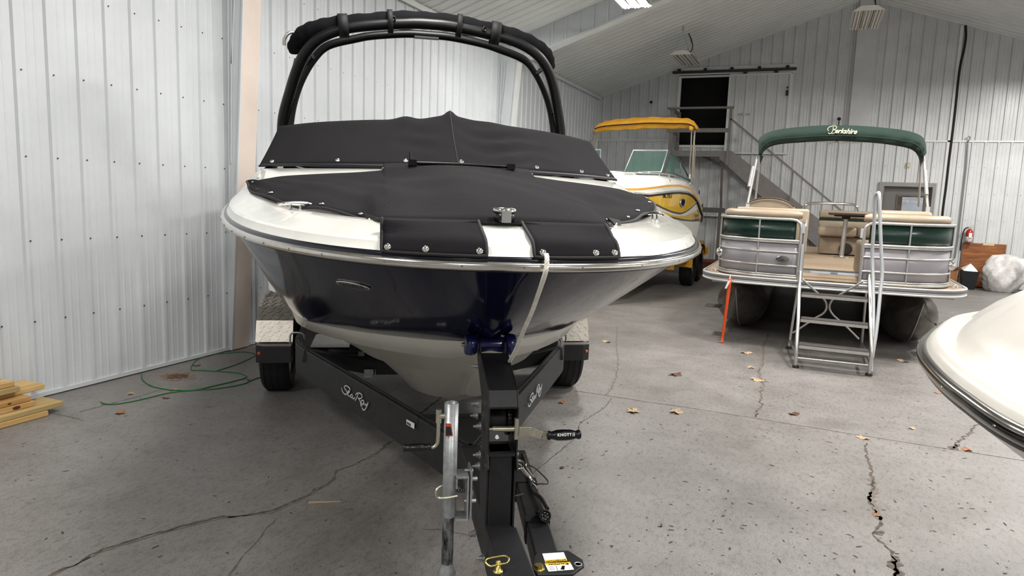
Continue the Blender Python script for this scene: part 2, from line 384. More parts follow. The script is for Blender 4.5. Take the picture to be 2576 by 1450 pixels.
MB().tube(spline([(-1.73, YF-.1, 3.62), (-1.72, YF-.14, 3.625), (-1.6, YF-.15, 3.62), (-1.48, YF-.14, 3.625), (-1.47, YF-.1, 3.62)], 4), .012, 8).build('door_handle', MCHR, lf)
MB().box((-.74, YF-.14, 4.02), (-.69, YF-.1, 4.14)).cyl((-.715, YF-.13, 4.2), (-.715, YF-.1, 4.2), .02).build('door_latch', MBLK, lf)
tr = empty('sliding_door_track', 'long dark steel track above the upper sliding door on the far wall', 'door track', (-1.9, YF, 4.6))
def P(b, name, m, par, **k):      # build world-coordinate mesh under a parent that may be moved or turned
    o = b.build(name, m, par, **k); bpy.context.view_layer.update(); o.matrix_parent_inverse = par.matrix_world.inverted(); return o
P(MB().box((-3.3, YF-.12, 4.585), (-.56, YF-.06, 4.635)), 'rail', mat('dark_track', '#3a3835', .45, .4), tr)
P(MB().box((-3.2, YF-.05, 4.63), (-.575, YF-.0, 4.72)), 'upper_board', MTRIM, tr)
P(MB().box((-3.2, YF-.05, 4.53), (-.575, YF-.0, 4.58)), 'lower_board', MTRIM, tr)
for x in (-3.15, -2.55, -1.95, -1.35, -.75): P(MB().box((x-.035, YF-.1, 4.62), (x+.035, YF-.04, 4.69)), 'bracket', MBLK, tr)
for x in (-1.65, -.98): P(MB().box((x-.04, YF-.11, 4.53), (x+.04, YF-.06, 4.57)), 'hanger', MBLK, tr)
# ---- walk door
d2 = MB().box((PX0, YF+.09, 0.01), (PX1, YF+.13, PZ)).build('door_2', mat('grey_door', '#6a6866', .5)); struct(d2)
b = MB(); fw = .085
b.box((PX0-fw, YF-.045, 0), (PX0+.012, YF+.02, PZ-.012)).box((PX1-.012, YF-.045, 0), (PX1+fw-.03, YF+.02, PZ-.012)).box((PX0-fw, YF-.045, PZ-.012), (PX1+fw-.03, YF+.02, PZ+.075))
b.box((PX0, YF+.02, 0), (PX0+.04, YF+.12, PZ-.04), 1).box((PX1-.04, YF+.02, 0), (PX1, YF+.12, PZ-.04), 1).box((PX0, YF+.02, PZ-.04), (PX1, YF+.12, PZ), 1)
b.build('door_frame', [mat('grey_jamb', '#8b8985', .5), mat('grey_jamb_dark', '#5b5957', .5)], d2)
MB().box((1.69, YF+.07, 1.0), (2.25, YF+.09, 1.9)).build('window_frame', mat('grey_jamb_dark', '#5b5957', .5), d2)
MB().box((1.72, YF+.062, 1.03), (2.22, YF+.07, 1.87)).build('pane', mat('dim_pane', '#6a5346', .1, noise=.5, nscale=9, col2='#2d2a28'), d2)
post = MB().box((1.80, YF+.052, 1.04), (2.20, YF+.06, 1.85)).build('poster', mat('poster_paper', '#a9adb4', .5, noise=.15, nscale=5, col2='#8f98a4'), d2)
MB().box((1.96, YF+.05, 1.1), (2.16, YF+.052, 1.3)).build('poster_picture', mat('poster_pink', '#c79a98', .6, noise=.3, nscale=9, col2='#a9b7c4'), post)
T = frame((2.0, YF+.05, 1.755), (1, 0, 0), (0, 0, 1)) @ Matrix.Scale(-1, 4, (1, 0, 0))
text('lettering', "QUALITY ISN'T", .055, T, mat('poster_ink', '#d5d9de', .6), post, .0008, space=1.05)
# ---------------------------------------------------------------- the navy bowrider: local x forward, y to the picture's right, z up from the floor
TH = R(33.25)
U_ = Vector((math.sin(TH), -math.cos(TH), 0)); V_ = Vector((math.cos(TH), math.sin(TH), 0))
OB = Vector((-2.75, 4.9, 0)) - .014*V_
RZB = math.atan2(U_.y, U_.x)
boat = empty('bowrider_boat', 'large navy blue and white bowrider boat under black covers on a black trailer', 'boat', OB, RZB)
def _rb(x, y, s):
    d = ray(x, y); o = Vector((0, 0, CAMZ))-OB; D = Vector((U_.dot(d), V_.dot(d), d.z)); P0 = Vector((U_.dot(o), V_.dot(o), o.z)); return P0+D*((s-P0.x)/D.x)
def gf(f): return .2*f+.8*f**.62
def railz(s): return 1.432-.035*(s-3)+.011*(s-3)**2 if s > .6 else 1.5797
NT = 46
def rail_pt(t):      # t 0 at the stem .. 1 at the stern, starboard half (y > 0)
    if t < .7:
        a = t/.7*PI/2; w_ = 1.197*abs(math.sin(a))**(2/2.306); s = .589+3.169*abs(math.cos(a))**(2/2.117)
    else:
        f = (t-.7)/.3; s = .589-2.589*f; w_ = 1.197-.04*f
    return Vector((s, w_, railz(s)))
TS = [(i/NT) for i in range(NT+1)]
RAIL = [rail_pt(t) for t in TS]
def normals(P_):
    out = []
    for i, p in enumerate(P_):
        a = P_[max(i-1, 0)]; b_ = P_[min(i+1, len(P_)-1)]; t = (b_-a); n = Vector((-t.y, t.x, 0))
        n = Vector((t.y, -t.x, 0)) if n.x*(p.x-1.0)+n.y*p.y > 0 else n
        if i == 0: n = Vector((-1, 0, 0))
        out.append(n.normalized())
    return out
RN = normals(RAIL)
def ring(d, dz):
    o = [RAIL[i]+RN[i]*(d(i) if callable(d) else d)+Vector((0, 0, dz(i) if callable(dz) else dz)) for i in range(NT+1)]
    o[0].y = 0; return o
def both(h):      # mirror a half curve into a full port-to-starboard curve
    return [Vector((p.x, -p.y, p.z)) for p in h[::-1]] + [p.copy() for p in h[1:]]
def curve_on(tab, e=1.25):      # half curve from an (s, w, z) table running aft from the stem
    ss = [p[0] for p in tab]; out = []
    from_ = tab[0][0]
    sp = spline(tab, 10)
    xs = [-p.x for p in sp]; ws = [p.y for p in sp]; zs = [p.z for p in sp]
    for t in TS:
        s = from_+(-2.0-from_)*t**e; out.append(Vector((s, max(0, interp(-s, xs, ws)), interp(-s, xs, zs))))
    out[0].y = 0; return out
BOOT = curve_on([(3.215, 0, 1.085), (2.91, .158, 1.03), (2.71, .27, 1.0), (2.488, .396, .97), (2.276, .486, .94), (2.0, .62, .91), (1.6, .79, .87), (1.0, .935, .83), (.4, 1.0, .81), (-.6, 1.05, .80), (-2, 1.06, .79)])
CHINE = curve_on([(3.12, 0, 1.03), (2.9, .115, .955), (2.6, .285, .91), (2.3, .435, .872), (2.0, .575, .842), (1.5, .765, .79), (1.0, .905, .755), (.4, .97, .745), (-.6, 1.02, .735), (-2, 1.03, .73)])
CHIN2 = [Vector((p.x, max(0, p.y-.04*min(1, i/8)), p.z+.008*min(1, i/8))) for i, p in enumerate(CHINE)]
STR1 = curve_on([(2.80, 0, .865), (2.6, .10, .825), (2.3, .25, .770), (2.0, .40, .745), (1.5, .50, .69), (1.0, .58, .65), (0, .6, .63), (-2, .6, .62)])
STR1b = [Vector((p.x, max(0, p.y-.035*min(1, i/8)), p.z+.010*min(1, i/8))) for i, p in enumerate(STR1)]
STR2 = curve_on([(2.52, 0, .70), (2.42, .055, .655), (2.3, .11, .625), (2.15, .165, .600), (2.0, .205, .583), (1.75, .237, .557), (1.5, .255, .53), (1.0, .27, .505), (0, .28, .495), (-2, .28, .49)])
STR2b = [Vector((p.x, max(0, p.y-.03*min(1, i/8)), p.z+.008*min(1, i/8))) for i, p in enumerate(STR2)]
KEEL = curve_on([(2.42, 0, .665), (2.234, 0, .576), (2.0, 0, .515), (1.7, 0, .485), (1.2, 0, .475), (0, 0, .47), (-2, 0, .47)])
b = MB(); rows = []
for k in range(13):
    f = k/12; g = gf(f)
    rows.append(both([Vector((a.x+(c.x-a.x)*f, a.y+(c.y-a.y)*g, a.z+(c.z-a.z)*f)) for a, c in zip(BOOT, ring(.012, -.012))]))
b.grid(rows)
b.add([rows[k][0] for k in range(13)]+[rows[k][-1] for k in range(13)], [(k, k+1, 14+k, 13+k) for k in range(12)])
b.build('hull', MNAVY, boat, merge=.0005)
b = MB(); b.grid([both(BOOT), both(CHINE)]); b.grid([both(CHINE), both(CHIN2)], smooth=False); b.grid([both(CHIN2), both(STR1)]); b.grid([both(STR1), both(STR1b)], smooth=False)
b.grid([both(STR1b), both(STR2)]); b.grid([both(STR2), both(STR2b)], smooth=False); b.grid([both(STR2b), both(KEEL)])
f = both(BOOT); g_ = both(KEEL); b.add([f[0], f[-1], g_[0]], [(0, 1, 2)])
hb = b.build('hull_bottom', MGELB, boat, merge=.0004); tag(hb, 'white bottom of the hull')
# navy rub-rail insert, chrome rail with screws, white deck
b = MB(); b.grid([both(ring(.012, -.02)), both(ring(-.012, -.018)), both(ring(-.012, .004)), both(ring(-.011, .016)), both(ring(-.008, .023)), both(ring(.006, .0245))]); b.build('rub_rail', MNAVS, boat)
rr = MB().tube(both(ring(-.014, -.002)), .0135, 10).build('rail_trim', MSS, boat)
b = MB(); last = None
full = both(ring(-.027, -.003)); acc = 0
for p, q in zip(full, full[1:]):
    acc += (q-p).length
    if acc > .165: b.cyl(q, q+(q-Vector((1.2, 0, q.z))).normalized()*.001, .0034, 10); acc = 0
b.build('rail_screw', mat('rail_screw', '#8a857c', .3, .8), rr); COL.objects[-1]['kind'] = 'stuff'
def inner(i):
    t = TS[i]
    return None
BASE = spline([(2.10, 0, 1.712), (2.07, .2, 1.71), (1.97, .45, 1.705), (1.77, .75, 1.70), (1.55, .93, 1.698), (1.376, 1.051, 1.697), (.9, 1.08, 1.70), (.3, 1.09, 1.70), (-.6, 1.08, 1.69), (-2.0, 1.05, 1.67)], 10)
def resample(P_, n):
    L = [0]
    for a, c in zip(P_, P_[1:]): L.append(L[-1]+(c-a).length)
    out = []
    for k in range(n+1):
        d = L[-1]*k/n; j = max(0, min(len(P_)-2, next((i for i in range(len(L)-1) if L[i+1] >= d), len(P_)-2)))
        f = (d-L[j])/max(1e-9, L[j+1]-L[j]); out.append(P_[j].lerp(P_[j+1], f))
    return out
BASEh = resample(BASE, NT)
def rise(i): return min(2.0, 1+max(0, (2.8-RAIL[i].x))*.7)
rk = [ring(-.004, .022), ring(.001, .026), ring(.010, .048), ring(.020, .055), ring(lambda i: .075, lambda i: .07*rise(i)), ring(lambda i: .12, lambda i: .088*rise(i)), ring(lambda i: .16, lambda i: .094*rise(i))]
e5 = rk[-1]
def lerp_rows(A, B, n, e):
    out = []
    for k in range(1, n+1):
        f = k/n; out.append([Vector((a.x+(c.x-a.x)*f, a.y+(c.y-a.y)*f, a.z+(c.z-a.z)*f**e)) for a, c in zip(A, B)])
    return out
rows = [both(r) for r in rk] + [both(r) for r in lerp_rows(e5, BASEh, 10, 3.2)]
b = MB(); b.grid(rows[:3], smooth=True); b.grid(rows[2:4], smooth=False); b.grid(rows[3:]); top = [Vector((p.x-.01, p.y, p.z)) for p in rows[-1]]
b.build('deck', MGEL, boat, bevel=0)
# cockpit well walls aft so the deck is closed under the cover
b = MB(); b.grid([both(BASEh), both([Vector((p.x-.05, p.y*.97, 1.0)) for p in BASEh])]); b.build('cockpit_liner', MGEL, boat)
# pod that carries the bow light, between the two flaps of the bow cover
b = MB(); cy = -.035
pod = [[(3.73, .095, 1.452), (3.70, .10, 1.47), (3.66, .085, 1.478), (3.60, .075, 1.515), (3.52, .08, 1.52)], [(3.735, .05, 1.452), (3.70, .05, 1.468), (3.63, .045, 1.47), (3.60, .045, 1.516), (3.52, .05, 1.522)], [(3.735, 0, 1.452), (3.70, 0, 1.467), (3.615, 0, 1.469), (3.595, 0, 1.517), (3.52, 0, 1.523)]]
rws = [[Vector((x, cy-y, z)) for x, y, z in r] for r in pod] + [[Vector((x, cy+y, z)) for x, y, z in r] for r in pod[:2][::-1]]
b.grid(rws); b.build('bow_pod', MGEL, boat, sub=1)
nl = MB().lathe([(.026, 0), (.03, .004), (.03, .03), (.02, .034), (0, .036)], Matrix.Translation((3.575, -.022, 1.518)), 20).build('navigation_light', MPLA, boat)
MB().lathe([(.034, .030), (.036, .036), (.033, .043), (.0, .045)], Matrix.Translation((3.575, -.022, 1.518)), 20).box((3.598, -.036, 1.52), (3.612, -.008, 1.553)).build('light_cap', MCHR, nl)
# hull vent plate on the left side
Tn = Vector((.42, -.86, .28)).normalized()
vc = Vector((2.6, -.487, 1.2))
def hull_at(s_, z_, sgn):      # point of the topside surface with given x and z
    best = None
    for i, (a, c) in enumerate(zip(BOOT, ring(.012, -.012))):
        f = (z_-a.z)/(c.z-a.z)
        if 0 <= f <= 1:
            x = a.x+(c.x-a.x)*f; y = a.y+(c.y-a.y)*gf(f)
            if best is None or abs(x-s_) < abs(best.x-s_): best = Vector((x, y, z_))
            prev = (x, y)
    return Vector((s_, sgn*best.y, z_)) if best else None
def hull_w(s_, z_):
    pts = []
    for a, c in zip(BOOT, ring(.012, -.012)):
        f = (z_-a.z)/(c.z-a.z)
        if 0 <= f <= 1: pts.append((-(a.x+(c.x-a.x)*f), a.y+(c.y-a.y)*gf(f)))
    pts.sort(); return interp(-s_, [p[0] for p in pts], [p[1] for p in pts])
def vent(s0, z0, sgn):
    w0 = hull_w(s0, z0); ds = .05
    tx = Vector((2*ds, sgn*(hull_w(s0+ds, z0)-hull_w(s0-ds, z0)), 0)).normalized()
    tz = Vector((0, sgn*(hull_w(s0, z0+.03)-hull_w(s0, z0-.03)), .06)).normalized()
    n = tx.cross(tz); n = n if n.y*sgn > 0 else -n
    o = Vector((s0, sgn*w0, z0))-n*.001
    T = frame(o, -tx*sgn*-1, tz)
    if (T.to_3x3() @ Vector((0, 0, 1))).dot(n) < 0: T = frame(o, tx*sgn*-1, tz)
    return T, n
def vhit(x, y):
    d = ray(x, y); o = Vector((0, 0, CAMZ))-OB; D = Vector((U_.dot(d), V_.dot(d), d.z)); P0 = Vector((U_.dot(o), V_.dot(o), o.z)); s = 3.6
    while s > .5:
        p = P0+D*((s-P0.x)/D.x)
        if abs(p.y) <= hull_w(s, p.z): return p
        s -= .005
    return p
vp_ = vhit(890, 717)
T, n = vent(vp_.x, vp_.z, -1)
b = MB(); el = [(.078*math.copysign(abs(math.cos(a))**.9, math.cos(a)), .027*math.sin(a)) for a in [2*PI*k/36 for k in range(36)]]
b.prism(el, .006, T); vp = b.build('hull_vent', MSS, boat, bevel=.002); tag(vp, 'oval chrome vent plate on the hull side')
b = MB()
for k in range(9):
    x = -.048+k*.012; b.box((x-.0025, -.015, .005), (x+.0025, .015, .0085), 0, T @ Matrix.Shear('XZ', 4, (0, 0)) )
for x in (-.066, .066): b.lathe([(.005, .006), (.005, .009), (0, .0095)], T @ Matrix.Translation((x, 0, 0)), 10)
b.build('vent_slat', mat('slat_grey', '#6c6a66', .4, .7), vp); COL.objects[-1]['kind'] = 'stuff'
# cleats
def cleat(x, y, z, ang, name='cleat'):
    T = Matrix.Translation((x, y, z)) @ Matrix.Rotation(ang, 4, 'Z'); b = MB()
    b.tube([T @ Vector(p) for p in spline([(-.062, 0, .030), (-.04, 0, .034), (0, 0, .035), (.04, 0, .034), (.062, 0, .030)], 5)], [.004]+[.006]*4+[.0075]*11+[.006]*4+[.004], 10)
    for q in (-.018, .018): b.lathe([(.011, 0), (.008, .006), (.0055, .016), (.007, .033)], T @ Matrix.Translation((q, 0, 0)), 12)
    return b.build(name, MCHR, boat)
cleat(3.0, -.672, 1.508, R(112)); cleat(3.0, .672, 1.514, R(5)); cleat(1.45, .86, 1.64, R(80))
# bow cover
fr = [(3.60, 0, 1.516), (3.59, .15, 1.516), (3.56, .30, 1.515), (3.46, .365, 1.512), (3.3, .41, 1.512), (3.10, .56, 1.53), (2.88, .68, 1.54), (2.62, .82, 1.556), (2.3, .94, 1.582), (1.9, 1.03, 1.617)]
bk = [(2.12, 0, 1.704), (2.10, .2, 1.702), (2.04, .352, 1.698), (2.07, .385, 1.692), (2.10, .50, 1.678), (2.10, .62, 1.668), (2.07, .74, 1.658), (2.03, .85, 1.647), (1.97, .94, 1.631), (1.9, 1.03, 1.617)]
def side(P_, sg, c): return [Vector((x, sg*y+c*max(0, 1-y/.9), z)) for x, y, z in P_]
FR = spline(side(fr, -1, -.035)[::-1] + side(fr, 1, -.035)[1:], 5); BK = spline(side(bk, -1, 0)[::-1] + side(bk, 1, 0)[1:], 5)
rnd = random.Random(3); rows = []; NV = 18
for k in range(NV+1):
    v = k/NV; row = []
    for j, (p, q) in enumerate(zip(BK, FR)):
        u = 2*j/(len(FR)-1)-1; c = p.lerp(q, v)
        tent = math.exp(-((c.y+.03+.05*v)/(.13 if c.y+.03+.05*v < 0 else .30))**2)*.048*math.sin(PI*min(1, v*1.02))**.8 + (.030*max(0, 1-v/.16) if abs(p.y) < .365 else 0)
        z = p.z+(q.z-p.z)*(v**.8 if v > 0 else 0) + tent + .022*math.sin(PI*v)*(1-abs(u)**4)
        z += (.004*math.sin(9*u+7*v)+.006*math.sin(4*u-6*v+1)+.003*math.sin(17*u+11*v)+.0025*math.sin(23*u-19*v))*math.sin(PI*v)
        if k == NV and .25 < abs(u) < .95: z -= .006+.006*math.sin(26*u)
        row.append(Vector((c.x, c.y, z)))
    rows.append(row)
bc = MB().grid(rows).build('bow_cover', MFAB, boat, solid=.004)
tag(bc, 'black canvas snapped over the bow seats')
# flaps: from the fold over the deck lip down to the rail
def flap(y0, y1):
    b = MB(); rows = []; n = 12
    for v in range(9):
        f = v/8; row = []
        for k in range(n+1):
            y = y0+(y1-y0)*k/n; ec = max(0, abs(k/n-.5)-.42)*.25
            # rail x at this y
            xs = interp(abs(y), [p.y for p in RAIL[:30]], [p.x for p in RAIL[:30]])
            pts = [(3.57, 1.518), (3.60, 1.508), (xs-.07, 1.486), (xs-.03, 1.474), (xs-.012, 1.462), (xs+.000, 1.445), (xs+.008, 1.432)]
            a = f*(6-ec*6); i = min(5, int(a)); t = a-i
            x = pts[i][0]+(pts[i+1][0]-pts[i][0])*t; z = pts[i][1]+(pts[i+1][1]-pts[i][1])*t
            row.append(Vector((x+.006, y, z+.004)))
        rows.append(row)
    o = b.grid(rows).build('cover_flap', MFAB, bc, solid=.004)
    h = MB(); edge = [r[0] for r in rows] + rows[-1][1:-1] + [r[-1] for r in rows[::-1]]
    h.tube(edge, .005, 8).build('hem', MHEM, bc)
    for k in ((.08, .93) if y0 < 0 and y1 > 0 else (.06, .42, .93)) if y0 < -.2 else (.09, .7, .94):
        y = y0+(y1-y0)*k; xs = interp(abs(y), [p.y for p in RAIL[:30]], [p.x for p in RAIL[:30]])
        T = Matrix.Translation((xs+.008, y, 1.448)) @ Matrix.Rotation(R(70), 4, 'Y') @ Matrix.Rotation(0, 4, 'X')
        MB().lathe([(.009, 0), (.0105, .003), (.008, .006), (0, .0075)], T, 14).build('snap', MCHR, bc)
flap(-.372, -.098); flap(.03, .285)
# hem and snaps along the cover edge
MB().tube([p+Vector((0, 0, .002)) for p in rows[-1][:len(FR)//2-12]], .006, 8).build('hem', MHEM, bc); MB().tube([p+Vector((0, 0, .002)) for p in rows[-1][len(FR)//2+12:]], .006, 8).build('hem', MHEM, bc)
MB().tube([p for p in rows[0]], .003, 8).build('hem', MHEM, bc)
for pts_, ids in ((rows[-1], (2, 5, 9, 14, 19, 24, 66, 70, 75, 80, 84, 87)), (rows[0], (2, 30, 60, 88))):
    for j in ids:
        if j >= len(pts_): continue
        p = pts_[j]; c = Vector((2.4, 0, p.z)); q = p+(c-p).normalized()*.028
        MB().lathe([(.009, 0), (.0105, .003), (.008, .006), (0, .0075)], Matrix.Translation(q+Vector((0, 0, .012))), 12).build('snap', MCHR, bc)
# turned-down corners of the cover beside each flap
for tri in (((917, 538, 3.33), (967, 553, 3.47), (958, 560, 3.46), (932, 570, 3.42), (922, 556, 3.37)), ((1524, 549, 3.42), (1557, 556, 3.30), (1561, 572, 3.33), (1552, 577, 3.35), (1540, 562, 3.40))):
    q = [_rb(*t) for t in tri]; b = MB().add(q+[p+Vector((.012, 0, .004)) for p in q], [(0, 1, 2, 3, 4), (9, 8, 7, 6, 5)]+[(k, (k+1) % 5, 5+(k+1) % 5, 5+k) for k in range(5)]); b.build('cover_corner', MHEM, bc, bevel=.003)
    p = q[3].lerp(q[0], .3)+Vector((.014, 0, .004)); MB().lathe([(.008, 0), (.009, .003), (0, .006)], Matrix.Translation(p) @ Matrix.Rotation(R(60), 4, 'Y'), 12).build('snap', MCHR, bc)
# specks of dust on the canvas
b = MB(); rnd = random.Random(5)
for _ in range(170):
    i = rnd.randrange(1, NV); j = rnd.randrange(3, len(FR)-4); p = rows[i][j].lerp(rows[i][j+1], rnd.random()).lerp(rows[i+1][j], rnd.random()*.8) + Vector((0, 0, .0045)); r_ = rnd.uniform(.0015, .0035)
    b.add([p+Vector((r_*math.cos(a), r_*math.sin(a)*.8, 0)) for a in (0, 1.3, 2.5, 3.8, 5.1)], [(0, 1, 2, 3, 4)])
b.build('dust_speck', mat('lint', '#b9b6b2', .9), bc); COL.objects[-1]['kind'] = 'stuff'
# cockpit cover over the windscreen
wb = [(2.085, 0, 1.728), (2.06, .2, 1.727), (1.96, .45, 1.722), (1.76, .75, 1.718), (1.376, 1.055, 1.712)]
wt = [(1.53, 0, 2.03), (1.5, .2, 2.0), (1.4, .45, 1.995), (1.2, .75, 1.985), (.924, 1.006, 1.973)]
def full(P_): return spline([Vector((x, -y, z)) for x, y, z in P_[::-1]] + [Vector((x, y, z)) for x, y, z in P_[1:]], 12)
WB, WT = full(wb), full(wt); n = len(WB); rows = []
for k in range(13):
    v = k/12; row = []
    for j in range(n):
        c = WB[j].lerp(WT[j], v); u = 2*j/(n-1)-1
        peak = .028*math.exp(-(u/.035)**2)*v**3 + .02*math.exp(-((u+.3)/.06)**2)*v**3 + .012*math.exp(-((u-.28)/.1)**2)*v**3
        wr = .007*math.sin(v*22+u*6+2.5*math.sin(u*9))*math.exp(-((u-.3)/.2)**2)*math.sin(PI*v) + .004*math.sin(v*19+u*11)*math.exp(-((u+.22)/.12)**2)*math.sin(PI*v)
        sag = -.02*math.sin(PI*v)
        row.append(Vector((c.x+sag+wr*2.2, c.y, c.z+peak+wr)))
    rows.append(row)
aft = [(-.9, 1.0, 1.93), (-1.9, .98, 1.78)]
b = MB(); b.grid(rows)
topr = rows[-1]
def aftrow(x_, zs, wsc, dx): return [Vector((x_ + (p.x-.924)*dx, p.y*wsc, zs+(.05 if abs(p.y) < .6 else 0))) for p in topr]
b.grid([topr, aftrow(.2, 1.93, 1.0, .6), aftrow(-.9, 1.86, .99, .2), aftrow(-1.95, 1.75, .97, 0)])
for sg in (0, -1):
    c0 = [rows[k][sg] for k in range(13)][::-1]; s1 = c0[0].y/abs(c0[0].y)
    b.grid([c0, [Vector((.2, s1*(1.0+.06*k/12), 1.93-.21*k/12)) for k in range(13)], [Vector((-.9, s1*(.995+.07*k/12), 1.86-.15*k/12)) for k in range(13)], [Vector((-1.95, s1*(.975+.07*k/12), 1.75-.06*k/12)) for k in range(13)]])
cc = b.build('cockpit_cover', MFAB, boat, merge=.001, solid=.003); tag(cc, 'black canvas stretched over the windscreen and cockpit')
MB().tube([p for p in rows[0]], .006, 8).build('hem', MHEM, cc)
MB().tube([rows[k][n//2]+Vector((.003, 0, .001)) for k in range(13)], .0022, 6).build('seam', MHEM, cc)
for u in (-.93, -.62, -.31, .03, .48, .74, .95):
    j = int((u+1)/2*(n-1)); p = rows[1][j]; q = p+Vector((.008, 0, .0))
    T = Matrix.Translation(q) @ Matrix.Rotation(R(60), 4, 'Y'); MB().lathe([(.01, 0), (.012, .003), (.009, .006), (0, .0075)], T, 12).build('snap', MCHR, cc)
ws = MB().tube([Vector((p.x+.014, p.y, 1.716)) for p in full([(2.09, 0, 0), (2.065, .2, 0), (1.965, .45, 0), (1.765, .75, 0), (1.40, 1.035, 0)])], .008, 8, flat=1).build('windscreen_base', mat('windscreen_rail', '#12131a', .55, 0), boat)
b = MB().tube([(2.13, -.23, 1.735), (2.135, 0, 1.737), (2.13, .25, 1.737)], .008, 8).box((2.12, -.25, 1.722), (2.15, -.21, 1.75)).box((2.12, .23, 1.722), (2.15, .27, 1.75)).cyl((2.12, -.24, 1.75), (2.10, -.24, 1.785), .006, 8)
b.build('windscreen_latch', mat('latch_black', '#111115', .25, .4), ws)
# tower
fp = [(-.92, 1.205, 1.62), (-.75, 1.205, 1.9), (-.618, 1.187, 2.14), (-.486, 1.113, 2.357), (-.37, 1.033, 2.546), (-.298, .954, 2.668), (-.243, .843, 2.76), (-.204, .667, 2.828), (-.18, .423, 2.869), (-.162, .15, 2.897), (-.158, 0, 2.9)]
rp = [(-.70, 1.15, 1.62), (-.66, 1.15, 1.9), (-.636, 1.13, 2.137), (-.618, 1.094, 2.316), (-.601, 1.031, 2.488), (-.585, .935, 2.65), (-.574, .82, 2.76), (-.567, .60, 2.83), (-.563, .45, 2.865), (-.56, .19, 2.898), (-.56, 0, 2.902)]
def arch_(P_, n=6): return spline([Vector((x, -y, z)) for x, y, z in P_] + [Vector((x, y, z)) for x, y, z in P_[::-1][1:]], n)
MPC = mat('black_powder_coat', '#0e0e10', .4, .1, noise=.15, nscale=90, bump=.06, bscale=400)
tw = MB().tube(arch_(fp), .043, 18).build('tower', MPC, boat); tag(tw, 'black wakeboard tower arch over the cockpit')
MB().tube(arch_(rp), .033, 14).build('rear_arch', MPC, tw)
for sg in (-1, 1):
    for k in (3, 5): MB().tube([Vector((fp[k][0], sg*fp[k][1], fp[k][2])), Vector((rp[k][0], sg*rp[k][1], rp[k][2]))], .018, 10).build('brace', MPC, tw)
    MB().box((-.98, sg*1.205-.05, 1.60), (-.62, sg*1.18+.05, 1.625)).build('tower_foot', MPC, tw)
for sg, nm in ((-1, 'mirror_plate'), (1, 'mirror_plate')):
    a = Vector((-.36, sg*1.0, 2.56)); T = frame(a, (-.9, sg*.05, .25), (0, sg*-.35, .94))
    MB().prism([(.0, -.07), (.12, -.05), (.15, .06), (.03, .075)], .012, T).build(nm, mat('smoked_plate', '#4c4d52', .15, .6), tw)
MB().box((-.60, -.12, 2.872), (-.525, .08, 2.882)).build('light_bar', mat('light_bar', '#5d5d5f', .4, .3), tw)
for y, z in ((-.3, 2.93), (.41, 2.905)): MB().lathe([(.02, 0), (.02, .02), (.012, .022), (.012, .014), (0, .014)], frame((-.13, y, z-.02), (0, 1, 0), (0, 0, 1)), 16).build('ring_knob', MPLA, tw)
# folded bimini in its sock
sk = [(-.40, -1.045, 2.70), (-.36, -1.05, 2.74), (-.30, -.99, 2.80), (-.24, -.87, 2.85), (-.21, -.68, 2.885), (-.18, -.42, 2.925), (-.165, -.13, 2.95), (-.165, .11, 2.952), (-.18, .42, 2.922), (-.19, .58, 2.90), (-.22, .79, 2.86), (-.27, .93, 2.79), (-.31, .975, 2.74), (-.36, .98, 2.69)]
sp = spline([Vector((x-.045, y, z-.018)) for x, y, z in sk], 6); rs = [.066+.004*math.sin(i*1.7)+.003*math.sin(i*.6) for i in range(len(sp))]
rs[0] = rs[-1] = .04; rs[1] = rs[-2] = .058
bs = MB().tube(sp, rs, 16, flat=1.12).build('bimini_sock', MFABD, boat); tag(bs, 'rolled black bimini canvas tied along the tower')
for y in (-.68, -.33, .24, .50):
    j = min(range(len(sp)), key=lambda i: abs(sp[i].y-y)); c = sp[j]+Vector((.030, 0, -.016)); t = (sp[j+1]-sp[j-1]).normalized()
    T = frame(c, Vector((1, 0, .35)), t.cross(Vector((1, 0, .35)))); b = MB(); wd = .02 if abs(y) < .6 and y != .50 else .038
    L = [T @ Vector((.090*math.cos(a), .088*math.sin(a), dz)) for dz in (-wd, wd) for a in [2*PI*k/20 for k in range(20)]]
    b.grid([L[:20], L[20:]], closed=True).build('strap', MHEM, bs, solid=.004)
MB().tube(spline([(-.42, -1.00, 2.80), (-.36, -1.09, 2.80), (-.36, -1.135, 2.75), (-.37, -1.14, 2.70)], 5), .013, 10).build('bimini_frame', MALU, bs)
MB().tube([(-.45, -1.06, 2.62), (-.52, -1.13, 2.40)], .012, 8).build('bimini_strut', MBLK, bs)
# mooring rope hanging from the bow
rope = MB(); P_ = spline([_rb(1374, 640, 3.785), _rb(1376, 650, 3.797), _rb(1375, 668, 3.80), _rb(1371, 690, 3.795), _rb(1356, 735, 3.73), _rb(1338, 785, 3.64), _rb(1318, 830, 3.55), _rb(1303, 868, 3.46), _rb(1290, 895, 3.40), _rb(1282, 910, 3.36)], 10)
L = sum((q-p).length for p, q in zip(P_, P_[1:]))
Pf = resample(P_, 160)
for ph in (0, 2*PI/3, 4*PI/3):
    pts = []
    for i, p in enumerate(Pf):
        a = i*.85+ph; pts.append(p+Vector((math.sin(a)*.3, math.cos(a), .2*math.sin(a)))*.0034)
    rope.tube(pts, .0040, 7)
rp_ = rope.build('mooring_rope', mat('white_rope', '#e0dcd2', .8, noise=.12, nscale=60)); rp_.location = OB; rp_.rotation_euler = (0, 0, RZB)
tag(rp_, 'white twisted rope hanging down from the bow of the navy boat', 'rope')
